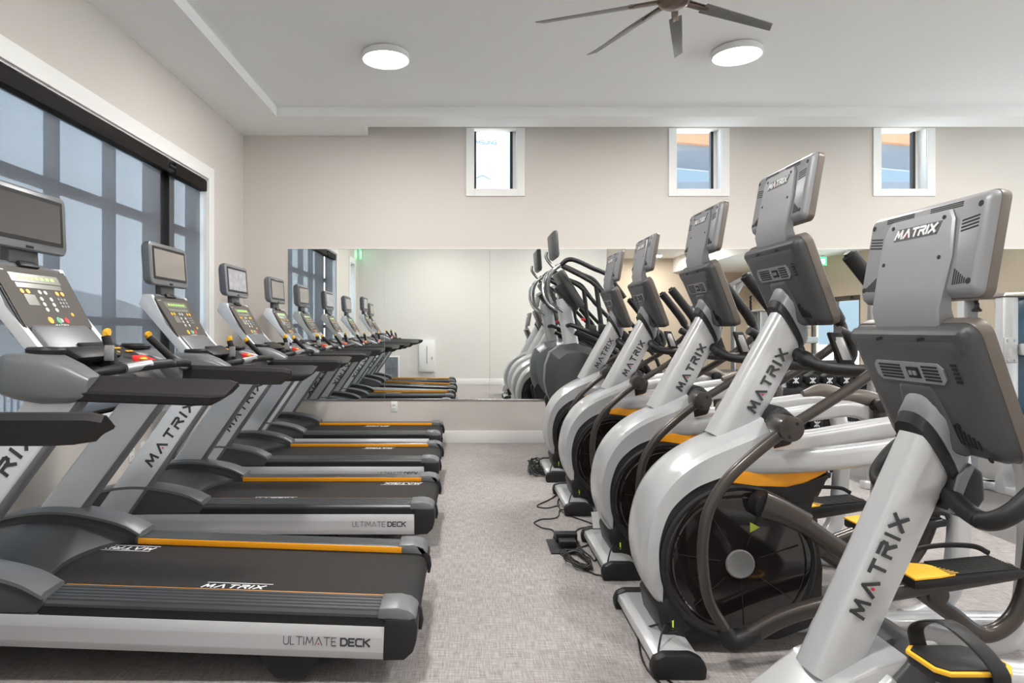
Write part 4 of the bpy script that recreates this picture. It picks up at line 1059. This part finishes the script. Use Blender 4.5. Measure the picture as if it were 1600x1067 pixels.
# ---------------------------------------------------------------- upright bike
def make_bike():
    O = 1.3; of = (O, 0, 0)
    T = thing('exercise_bike', 'silver upright exercise bike at the right edge, strap pedal with orange rim in front', 'exercise bike', (O, 1.69, 0))
    p0, ax, pr, L = mast(of, T, (.942, .34), (1.222, .955), .061, .064, .060, .056)
    F = frame(p0+ax*.183+pr*-.006+Vector((0, -.0602, 0)), ax, Vector((-ax.z, 0, ax.x)))
    q, dots = text('MATRIX', .285, .044, .0085, gap=.62)
    MB(of).strokes(q, F, .0022).build('mast_lettering', INK, T, 'dark capital lettering on the mast', smooth=False)
    MB(of).strokes([dotquad(c_, .004) for c_ in dots], F, .0026).build('red_dot', REDDOT, T, smooth=False)
    add_console(T, of, -.075, -.335)
    # body
    MB(of).prism([(.70, .06), (.72, .17), (.80, .27), (.92, .36), (1.02, .415), (1.10, .44), (1.12, .40), (1.05, .30), (1.00, .20), (.98, .06)], -.105, .105, .012, seg=3).build('front_shell', SILVER, T, ang=30)
    MB(of).prism([(.86, .05), (.93, .22), (1.03, .36), (1.11, .45), (1.145, .46), (1.20, .43), (1.27, .35), (1.36, .28), (1.50, .22), (1.58, .12), (1.55, .05)], -.118, .118, .014, seg=3).build('drive_shroud', GREY, T, ang=30)
    MB(of).prism([(.80, .10), (.92, .27), (1.045, .40), (1.09, .345), (1.0, .19), (.95, .07)], -.123, .123, .006).build('side_shell', SILVER, T)
    MB(of).lathe((1.045, 0, .31), [(.001, -.1235), (.009, -.1235), (.009, -.1265), (.001, -.127)], 'y', 14).build('shell_bolt', STEEL, T)
    for s in (-1, 1):
        # handle bar
        MB(of).tube([(1.24, s*.04, .83), (1.225, s*.13, .805), (1.220, s*.195, .802), (1.245, s*.235, .835), (1.31, s*.245, .90), (1.40, s*.245, .945), (1.48, s*.24, .95)], .0225, n=16).build('handlebar', BLACK, T, ang=60)
        MB(of).cyl((1.20, s*.10, .30), (1.20, s*.16, .30), .03).build('crank_spindle', STEEL, T)
    br = MB(of).prism([(1.215, .79), (1.24, .88), (1.275, .915), (1.31, .89), (1.315, .82), (1.275, .765)], -.075, .075, .012, seg=3).build('handlebar_bracket', DARK, T, ang=50)
    MB(of).prism([(1.218, .785), (1.243, .88), (1.275, .912), (1.287, .905), (1.262, .87), (1.238, .785)], -.078, .078, .004).build('bracket_edge', MGREY, br)
    # cranks, pedals with strap
    for s, (cx, cz) in ((-1, (1.115, .49)), (1, (1.29, .11))):
        MB(of).tube([(1.20, s*.135, .30), (cx, s*.150, cz)], .018, smooth=0, n=12).build('crank', SILVER, T)
        y0, y1 = sorted((s*.17, s*.29)); ya, yb = y0, y1
        pdl = MB(of).prism([(cx-.075, y0+.02), (cx-.055, y0), (cx+.075, y0), (cx+.10, y0+.03), (cx+.10, y1-.03), (cx+.06, y1), (cx-.06, y1), (cx-.08, y1-.02)], cz-.022, cz+.004, .005, axis='z').build('pedal', DARK, T)
        out = [(cx-.079, y0+.018), (cx-.057, y0-.004), (cx+.077, y0-.004), (cx+.104, y0+.028), (cx+.104, y1-.028), (cx+.062, y1+.004), (cx-.062, y1+.004), (cx-.084, y1-.018)]
        MB(of).prism(out, cz+.0, cz+.010, .003, axis='z').build('pedal_rim', YELLOW, pdl, 'yellow pedal rim')
        inn_ = [(cx+(x-cx)*.90, (y0+y1)/2+(y-(y0+y1)/2)*.88) for x, y in out]
        MB(of).prism(inn_, cz+.008, cz+.0135, .002, axis='z').build('pedal_tread', BLACK, pdl)
        MB(of).tube([(cx-.03, y1+.012, cz-.005), (cx-.035, y1+.012, cz+.05), (cx-.01, (y0+y1)/2+.02, cz+.085), (cx+.02, y0+.03, cz+.062), (cx+.045, y0-.010, cz+.015), (cx+.048, y0-.010, cz-.03)], .003, ry=.020, n=12, power=4, up=(1, 0, 0)).build('pedal_strap', DARK, pdl, ang=60)
    # base, seat
    MB(of).tube([(1.20, 0, .36), (1.45, 0, .335), (1.66, 0, .33)], .035, ry=.04, n=16, power=3).build('frame_tube', SILVER, T)
    MB(of).tube([(.85, 0, .06), (1.3, 0, .055), (1.95, 0, .06)], .035, ry=.045, n=16, power=3).build('base_beam', SILVER, T)
    MB(of).tube([(.78, -.25, .045), (.78, .25, .045)], .04, n=16, smooth=0).build('front_stabiliser', SILVER, T)
    MB(of).tube([(1.93, -.25, .045), (1.93, .25, .045)], .04, n=16, smooth=0).build('rear_stabiliser', SILVER, T)
    MB(of).tube([(1.52, 0, .10), (1.66, 0, .50), (1.70, 0, .70)], .04, n=18).build('seat_post', SILVER, T)
    MB(of).tube([(1.54, 0, .745), (1.64, 0, .75), (1.76, 0, .75), (1.86, 0, .77)], .035, ry=.12, n=20, rad=lambda f: .35+.65*min(1, f*1.3) if f < .95 else .7).build('saddle', BLACK, T, ang=60)
    return T
make_bike()
# ---------------------------------------------------------------- stair stepper by the mirror
def make_stepper():
    Y = 6.36; O = 1.6; of = (O, 0, 0)
    T = thing('stair_stepper', 'grey and black stair stepper with long black handrails, between the last elliptical and the mirror', 'stair stepper', (O, Y, 0))
    P = [(.98, .10), (.90, .40), (.80, .62), (.775, .74), (.785, .90), (.83, 1.03), (.93, 1.10), (1.08, 1.12), (1.25, 1.06), (1.42, .86), (1.55, .60), (1.60, .10)]
    MB(of).prism(P, -.085, .085, .006).prism(P, .085, .20, .01, shrink=.82).build('front_shell', MGREY, T, ang=24)
    Q = [(1.19+(x-1.19)*.82, .66+(z-.66)*.82) for x, z in P]
    m = MB(of); n = len(P); m.loft([[(x, -.084, z) for x, z in P], [(x, -.20, z) for x, z in Q]]); m.build('side_shell', GREY, T, ang=24)
    for s in (-1, 1):
        MB(of).prism([(.885, .12), (.80, .55), (.84, .62), (1.0, .40), (1.45, .36), (1.5, .12)], s*.14, s*.213, .01).build('lower_shell', DARK, T)
    p0, ax, pr, L = mast(of, T, (1.055, 1.05), (.965, 1.56), .075, .070, .055, .05)
    # console
    MB(of).hexa([(1.10, -.20, 1.45), (1.15, -.20, 1.48), (1.15, .20, 1.48), (1.10, .20, 1.45), (.87, -.20, 1.80), (.94, -.20, 1.84), (.94, .20, 1.84), (.87, .20, 1.80)], .03).build('console_body', GREY, T)
    MB(of).hexa([(1.00, -.10, 1.50), (1.11, -.12, 1.44), (1.11, .12, 1.44), (1.00, .10, 1.50), (.87, -.08, 1.66), (.95, -.08, 1.72), (.95, .08, 1.72), (.87, .08, 1.66)], .02).build('console_collar', DARK, T)
    MB(of).hexa([(1.112, -.18, 1.475), (1.153, -.18, 1.493), (1.153, .18, 1.493), (1.112, .18, 1.475), (.905, -.18, 1.815), (.946, -.18, 1.833), (.946, .18, 1.833), (.905, .18, 1.815)], .004).build('console_face', FACE, T)
    # tv
    MB(of).hexa([(.85, -.20, 1.96), (.90, -.20, 1.945), (.90, .20, 1.945), (.85, .20, 1.96), (.83, -.20, 2.20), (.885, -.20, 2.215), (.885, .20, 2.215), (.83, .20, 2.20)], .02).build('tv_housing', GREY, T)
    MB(of).hexa([(.900, -.17, 1.975), (.904, -.17, 1.975), (.904, .17, 1.975), (.900, .17, 1.975), (.885, -.17, 2.19), (.889, -.17, 2.19), (.889, .17, 2.19), (.885, .17, 2.19)]).build('tv_screen', SCREEN, T)
    MB(of).tube([(.80, 0, 2.02), (.80, 0, 1.96), (.86, 0, 1.88), (.905, 0, 1.86)], .016).build('tv_arm', CHROME, T)
    MB(of).tube([(.905, -.27, 1.865), (.905, .27, 1.865)], .018, smooth=0).build('cross_tube', CHROME, T)
    for s in (-1, 1):
        MB(of).tube([(.90, s*.26, 1.87), (.83, s*.25, 1.81), (.795, s*.22, 1.72), (.80, s*.17, 1.60), (.85, s*.12, 1.50), (.95, s*.05, 1.43)], .017).build('support_tube', CHROME, T, ang=60)
        MB(of).tube([(.905, s*.27, 1.865), (.96, s*.29, 1.91), (1.04, s*.30, 1.905), (1.20, s*.31, 1.83), (1.33, s*.32, 1.77), (1.42, s*.32, 1.66), (1.50, s*.32, 1.55)], .022).build('upper_handrail', BLACK, T, ang=60)
        MB(of).tube([(.92, s*.27, 1.85), (1.12, s*.31, 1.74), (1.23, s*.32, 1.66), (1.42, s*.33, 1.45), (1.65, s*.33, 1.22), (1.95, s*.33, 1.0), (2.05, s*.33, .7), (2.08, s*.33, .08)], .020).build('side_rail', DARK, T, ang=60)
        MB(of).tube([(1.23, s*.32, 1.66), (1.27, s*.32, 1.35), (1.30, s*.32, 1.15)], .022).build('rail_post', DARK, T)
        MB(of).tube([(1.0, s*.06, 1.29), (1.05, s*.22, 1.28), (1.4, s*.26, 1.12), (1.7, s*.27, .92), (1.85, s*.27, .60)], .021).build('lower_handrail', BLACK, T, ang=60)
        MB(of).tube([(1.05, s*.18, 1.22), (1.4, s*.22, 1.05), (1.8, s*.23, .80)], .021).build('lower_handrail', BLACK, T, ang=60)
        MB(of).hexa([(1.25, s*.30, 1.22), (1.36, s*.30, 1.20), (1.36, s*.36, 1.20), (1.25, s*.36, 1.22), (1.25, s*.30, 1.31), (1.36, s*.30, 1.29), (1.36, s*.36, 1.29), (1.25, s*.36, 1.31)], .006).build('holder_box', BLACK, T)
        MB(of).box(.99, 2.15, s*.30-.03, s*.30+.03, 0, .07, .01).build('base_rail', SILVER, T)
    MB(of).box(1.115, 1.15, -.21, -.16, 1.335, 1.36, .006).build('stop_switch', RED, T, 'red stop switch')
    for k in range(4):
        MB(of).box(1.50+.17*k, 1.76+.17*k, -.235, .235, .86-.20*k, .90-.20*k, .008).build('step', GREY, T)
    MB(of).prism([(1.3, .10), (1.45, .95), (1.55, .95), (2.1, .30), (2.1, .06), (1.3, .06)], -.29, -.24, .01).prism([(1.3, .10), (1.45, .95), (1.55, .95), (2.1, .30), (2.1, .06), (1.3, .06)], .24, .29, .01).build('stair_frame', DARK, T)
make_stepper()

# ---------------------------------------------------------------- cable machine on the right
def make_cable():
    O = (4.3, 5.05, 0)
    T = thing('cable_machine', 'silver cable machine with blue smoked weight-stack shroud behind the upright bike', 'cable machine', O)
    y = 5.05
    MB(O).box(4.07, 4.19, y-.20, y-.12, 0, 1.50, .01).build('column', SILVER, T)
    MB(O).box(4.07, 4.19, y+.18, y+.26, 0, 1.50, .01).build('column', SILVER, T)
    MB(O).box(4.75, 4.86, y-.20, y-.12, 0, 1.50, .01).build('column', SILVER, T)
    MB(O).hexa([(4.05, y-.22, 1.50), (4.90, y-.22, 1.50), (4.90, y+.28, 1.50), (4.05, y+.28, 1.50), (4.10, y-.18, 1.535), (4.85, y-.18, 1.56), (4.85, y+.24, 1.56), (4.10, y+.24, 1.535)], .012).build('top_cap', TAUPE, T)
    MB(O).tube([(4.22, y-.17, .12), (4.22, y-.19, 1.46)], .001, smooth=0)
    sh = MB(O).prism([(4.195, y-.12), (4.30, y-.19), (4.65, y-.19), (4.745, y-.12), (4.745, y-.10), (4.195, y-.10)], .10, 1.495, .004, axis='z').build('shroud', BLUE, T)
    q, _ = text('MATRIX', .14, .03, .006, italic=.3)
    MB(O).strokes(q, frame((4.40, y-.1912, 1.38), (1, 0, 0), (0, 0, 1)), .001).build('shroud_lettering', INKW, sh, smooth=False)
    bp = MB(O).box(4.075, 4.17, y-.215, y-.20, 1.00, 1.19, .006).build('bracket_plate', SILVER, T)
    for x in (4.095, 4.15):
        for z in (1.02, 1.17): MB(O).cyl((x, y-.214, z), (x, y-.222, z), .010, n=12).build('bolt', STEEL, bp)
    MB(O).box(4.18, 5.1, y-.29, y-.20, 1.055, 1.145, .012).build('cross_arm', SILVER, T)
    MB(O).tube([(3.78, y, 0.03), (3.78, y, 1.88)], .032, smooth=0, n=20).build('post', STEEL, T)
    MB(O).tube([(3.15, y, 1.55), (4.08, y, 2.06)], .030, ry=.03, smooth=0, n=16, power=3).build('boom', STEEL, T)
    MB(O).prism([(3.74, 1.60), (3.78, 1.64), (3.93, 1.90), (3.90, 1.93), (3.74, 1.76)], y-.02, y+.02, .005).build('gusset', STEEL, T)
    MB(O).tube([(3.20, y, 1.56), (3.20, y, .03)], .030, smooth=0, n=20).build('post', STEEL, T)
    MB(O).box(3.12, 4.86, y-.05, y+.03, 0, .06, .01).build('base_beam', SILVER, T)
    MB(O).box(4.08, 4.18, y-.45, y+.5, 0, .06, .01).build('base_beam', SILVER, T)
    pul = MB(O).hexa([(3.95, y-.035, 1.86), (4.05, y-.035, 1.86), (4.05, y+.035, 1.86), (3.95, y+.035, 1.86), (3.92, y-.035, 1.98), (4.05, y-.035, 1.99), (4.05, y+.035, 1.99), (3.92, y+.035, 1.98)], .01).build('pulley_block', STEEL, T)
    MB(O).cyl((4.02, y-.02, 1.85), (4.02, y+.02, 1.85), .028).build('pulley', BLACK, pul)
    # seat for the station
    MB(O).tube([(4.02, y-.80, .03), (4.02, y-.80, .42)], .03, smooth=0).build('seat_post', SILVER, T)
    MB(O).box(3.84, 4.40, y-.98, y-.62, .47, .58, .03).build('seat_pad', BROWNPAD, T, 'brown padded seat')
    MB(O).box(3.86, 4.38, y-.96, y-.64, .44, .47, .004).build('seat_plate', SILVER, T)
    MB(O).box(3.97, 4.07, y-.85, y-.45, 0, .06, .01).build('base_beam', SILVER, T)
    r = thing('triceps_rope', 'black braided triceps rope hanging from the cable machine boom', 'rope handle', (4.03, y-.0, 1.39))
    of = (4.03, y, 1.39)
    MB(of).tube([(4.03, y, 1.82), (4.03, y, 1.72)], .004, smooth=0).build('chain', STEEL, r)
    b = MB(of)
    b.tube([(4.03+.005*math.sin(k*1.4), y+.005*math.cos(k*1.4), 1.73-k*.010) for k in range(31)], .014, n=10, smooth=2, rad=lambda f: 1+.18*math.sin(f*90)); b.build('braided_rope', BLACK, r, ang=60)
    MB(of).lathe((4.03, y, 1.39), [(.015, .05), (.02, .03), (.033, .018), (.035, .004), (.02, 0)]).build('rope_stop', BLACK, r)
make_cable()

# ---------------------------------------------------------------- dumbbell rack along the far wall
RX0, RX1, RY = 3.25, 5.35, 6.72
T = thing('dumbbell_rack', 'two-tier black dumbbell rack along the far wall under the mirror', 'dumbbell rack', ((RX0+RX1)/2, RY, 0)); of = ((RX0+RX1)/2, RY, 0)
for z, dy in ((.16, -.03), (.60, .05)):
    MB(of).hexa([(RX0, RY-.20+dy, z), (RX1, RY-.20+dy, z), (RX1, RY+.16+dy, z+.06), (RX0, RY+.16+dy, z+.06), (RX0, RY-.20+dy, z+.03), (RX1, RY-.20+dy, z+.03), (RX1, RY+.16+dy, z+.09), (RX0, RY+.16+dy, z+.09)], .004).build('tray', DARK, T)
    l = MB(of).box(RX0, RX1, RY-.225+dy, RY-.20+dy, z-.045, z+.045, .004).build('front_lip', BLACK, T)
    MB(of).box(RX0+.60, RX0+.74, RY-.227+dy, RY-.2245+dy, z-.018, z+.012).build('name_strip', WHITEP, l, smooth=False)
for x in (RX0+.04, RX1-.10):
    MB(of).hexa([(x, RY-.22, 0), (x+.06, RY-.22, 0), (x+.06, RY+.18, 0), (x, RY+.18, 0), (x, RY-.02, .72), (x+.06, RY-.02, .72), (x+.06, RY+.20, .72), (x, RY+.20, .72)], .008).build('rack_leg', SILVER, T)
db = None
k = 0
for z, dy in ((.60, .05), (.16, -.03)):
    for i in range(11):
        x = RX0+.17+i*.175
        tier = 'upper' if z > .4 else 'lower'
        lb = 'black hex dumbbell with white logo on the %s tier of the rack, %s' % (tier, ['leftmost', 'second from left', 'third from left', 'fourth from left', 'fifth from left', 'in the middle', 'fifth from right', 'fourth from right', 'third from right', 'second from right', 'rightmost'][i])
        loc = (x, RY+dy, z+.062+.083)
        if db is None:
            db = thing('dumbbell', lb, 'dumbbell', loc, 'black dumbbells on the rack')
            for s in (-1, 1):
                hx = [(.078*math.cos(PI/6+PI/3*q_), .078*math.sin(PI/6+PI/3*q_)) for q_ in range(6)]
                h = MB().prism(hx, s*.06, s*.14, .008).build('head', BLACK, db)
                m = MB(); f = frame((0, s*.1405, 0), (1, 0, 0) if s < 0 else (-1, 0, 0), (0, 0, 1))
                for a in (45, 135, 90):
                    c, s_ = math.cos(R(a)), math.sin(R(a)); L_ = .04 if a != 90 else .03
                    m.strokes([[(-c*L_+s_*.006, -s_*L_-c*.006), (c*L_+s_*.006, s_*L_-c*.006), (c*L_-s_*.006, s_*L_+c*.006), (-c*L_-s_*.006, -s_*L_+c*.006)]], f, .0008)
                m.build('logo', INKW, h, 'white star-like logo', smooth=False)
            MB().cyl((0, -.06, 0), (0, .06, 0), .016).build('handle', CHROME, db)
            db.rotation_euler = (R(9), 0, 0)
        else: dup(db, loc, lb)

# ---------------------------------------------------------------- things seen in the mirror on the rear wall
def ZR(px_, py_): return ((px_-728)*(2*YF-YN-.0)*.001, 1.25+(515-py_)*(2*YF-YN)*.001)
x0, z1 = ZR(655, 531); x1, z0 = ZR(680, 580)
T = thing('wall_cabinet', 'white wall cabinet with a dark slot down its door, seen in the mirror', 'cabinet', ((x0+x1)/2, YN, z0)); of = ((x0+x1)/2, YN, z0)
MB(of).box(x0, x1, YN, YN+.10, z0, z1, .006).build('cabinet_body', WHITEP, T)
d = MB(of).box(x0+.03, x1-.03, YN+.10, YN+.108, z0+.03, z1-.03, .003).build('cabinet_door', TRIM, T)
b = MB(of)
b.box((x0+x1)/2-.006, (x0+x1)/2+.006, YN+.108, YN+.110, z0+.18, z1-.14); b.build('door_slot', VENT, d, smooth=False)
MB(of).box(x1-.075, x1-.055, YN+.108, YN+.118, (z0+z1)/2-.08, (z0+z1)/2-.02, .003).build('latch', STEEL, d)
x0, z1 = ZR(601, 557); x1, z0 = ZR(623, 592)
T = thing('wall_vent', 'white-framed return air vent with dark louvres low on the rear wall, seen in the mirror', 'vent', ((x0+x1)/2, YN, z0)); of = ((x0+x1)/2, YN, z0)
MB(of).box(x0-.02, x1+.02, YN, YN+.02, z0-.02, z1+.02, .004).build('vent_frame', WHITEP, T)
b = MB(of).box(x0+.012, x1-.012, YN+.02, YN+.0225, z0+.012, z1-.012).build('louvres', OUTGREY, T, smooth=False)
MB(of).box((x0+x1)/2-.004, (x0+x1)/2+.004, YN+.0225, YN+.027, z0, z1).box(x0, x1, YN+.0225, YN+.027, (z0+z1)/2-.004, (z0+z1)/2+.004).build('vent_bars', STEEL, T, smooth=False)
def exit_sign(loc, label, hang=True):
    T = thing('exit_sign', label, 'exit sign', loc, None)
    MB().box(-.16, .16, -.012, .012, -.10, .10, .003).build('sign_panel', EXITG, T)
    MB().box(-.12, .12, -.03, .03, .10, .135, .005).build('sign_canopy', WHITEP, T)
    q, _ = text('EXIT', .22, .12, .022)
    for s in (-1, 1):
        f = frame((s*.11, s*.0122, -.06), (-s, 0, 0), (0, 0, 1))
        MB().strokes(q, f, .001).build('sign_letters', EXITW, T, smooth=False)
    return T
exit_sign((8.55, -1.35, 2.90), 'green lit exit sign over the glazed door, reflected in the mirror')
ex = exit_sign((-2.36, -.20, 2.93), 'green lit exit sign at the left rear corner, a sliver in the mirror')
ex.rotation_euler = (0, 0, R(83))
for i, (px_, z) in enumerate(((8.94, 2.35),)):
    T = thing('fire_strobe', 'small white alarm strobe high on the warm wall beside the exit sign', 'alarm', (XR, -1.9, 2.3))
    MB((XR, -1.9, 2.3)).box(XR-.05, XR, -1.96, -1.84, 2.24, 2.36, .008).build('strobe_body', WHITEP, T)
    MB((XR, -1.9, 2.3)).box(XR-.065, XR-.05, -1.93, -1.87, 2.27, 2.33, .004).build('strobe_lens', LAMPRIM, T)

# ---------------------------------------------------------------- cords and the floor box
def fl(x, y, z=.006):
    Yd = (1.25-z)*1000/(y-515); return ((x-728)*Yd*.001, Yd, z)
def cr(pts, z=.006): return [fl(820+a/4.85, 680+b/4.85, z) for a, b in pts]
def cord(pts, label, extra=None, r=.0042):
    m = MB().tube(pts, r, n=8, smooth=6)
    return tag(m.build('power_cord', CORD), label, 'power cord', 'black cords on the carpet by the ellipticals')
cord(cr([(300, 385), (240, 450), (180, 490), (100, 528), (110, 545), (180, 550), (262, 528)]), 'thin black cord looping left from the third elliptical foot')
cord([(.795, 4.42, .14)]+cr([(300, 445), (262, 475), (250, 520), (275, 570), (330, 605), (430, 640), (515, 672), (505, 690), (420, 705), (385, 730), (370, 762)]), 'black cord running from the third elliptical to the floor box')
cord(cr([(335, 568), (268, 566), (252, 615), (200, 632), (130, 635), (80, 655), (75, 668), (130, 700), (205, 716), (225, 745), (220, 778), (262, 750), (320, 745), (362, 768)]), 'wandering black cord with a sharp bend left of the floor box')
cord(cr([(395, 815), (440, 870), (500, 920), (530, 950), (560, 900), (610, 850)])+[(.79, 3.35, .13)], 'black cord rising from the floor box to the second elliptical socket')
cord(cr([(575, 775), (500, 820), (400, 855), (320, 862), (272, 880), (275, 900), (360, 955), (440, 1005), (540, 1055), (625, 1062)]), 'long black cord curving under the coil in front of the floor box')
loop = []
for k in range(80):
    a = k*.66; loop.append(fl(820+(400+(60+7*(k % 9))*math.cos(a)+9*(k % 5))/4.85, 680+(935+(34+5*(k % 6))*math.sin(a)+42*math.cos(a)+5*(k % 3))/4.85, .006+.00085*(k % 24)))
cord(loop, 'coiled bundle of black cord in front of the floor box')
loop = []
random.seed(11)
for k in range(70):
    a = k*.9; loop.append(fl(820+(105+85*math.cos(a)*random.uniform(.6, 1.1))/4.85, 680+(240+62*math.sin(a*1.07)*random.uniform(.5, 1.15))/4.85, .006+.05*random.random()**2))
cord(loop, 'tangled heap of black cord beside the farthest elliptical foot')
cord([(.78, 2.44, .14)]+[fl(1002, 985, .05), fl(999, 1010), fl(1008, 1040), fl(1030, 1066), fl(1060, 1100)], 'black cord hanging from the nearest elliptical socket')
cord([(.79, 2.40, .12)]+[fl(1028, 990, .05), fl(1018, 1010), fl(1022, 1038), fl(1046, 1064), fl(1080, 1090)], 'second black cord beside the nearest elliptical stabiliser')
a, b, c, d = fl(878, 843, .003), fl(908, 838, .003), fl(928, 866, .003), fl(897, 868, .003)
x0, x1 = .475, .66; y0, y1 = 3.56, 3.80
T = thing('floor_box', 'black floor power box with plugs in it beside the second elliptical', 'floor box', ((x0+x1)/2, (y0+y1)/2, 0)); of = ((x0+x1)/2, (y0+y1)/2, 0)
MB(of).box(x0, x1, y0, y1, 0, .008, .002).build('box_plate', DARK, T)
MB(of).box(x0+.05, x1-.01, y1-.07, y1-.01, .008, .06, .004).build('plug_block', BLACK, T)
MB(of).box(x0+.06, x1-.03, y0+.08, y0+.15, .008, .045, .004).build('power_brick', BLACK, T)
T = thing('cord_tag', 'small white paper tag standing on the second elliptical stabiliser', 'tag', (.775, 3.70, .10)); of = (.775, 3.70, .10)
MB(of).hexa([(.735, 3.70, .102), (.80, 3.70, .102), (.80, 3.702, .102), (.735, 3.702, .102), (.728, 3.72, .19), (.79, 3.72, .19), (.79, 3.722, .19), (.728, 3.722, .19)]).build('paper', WHITEP, T, smooth=False)
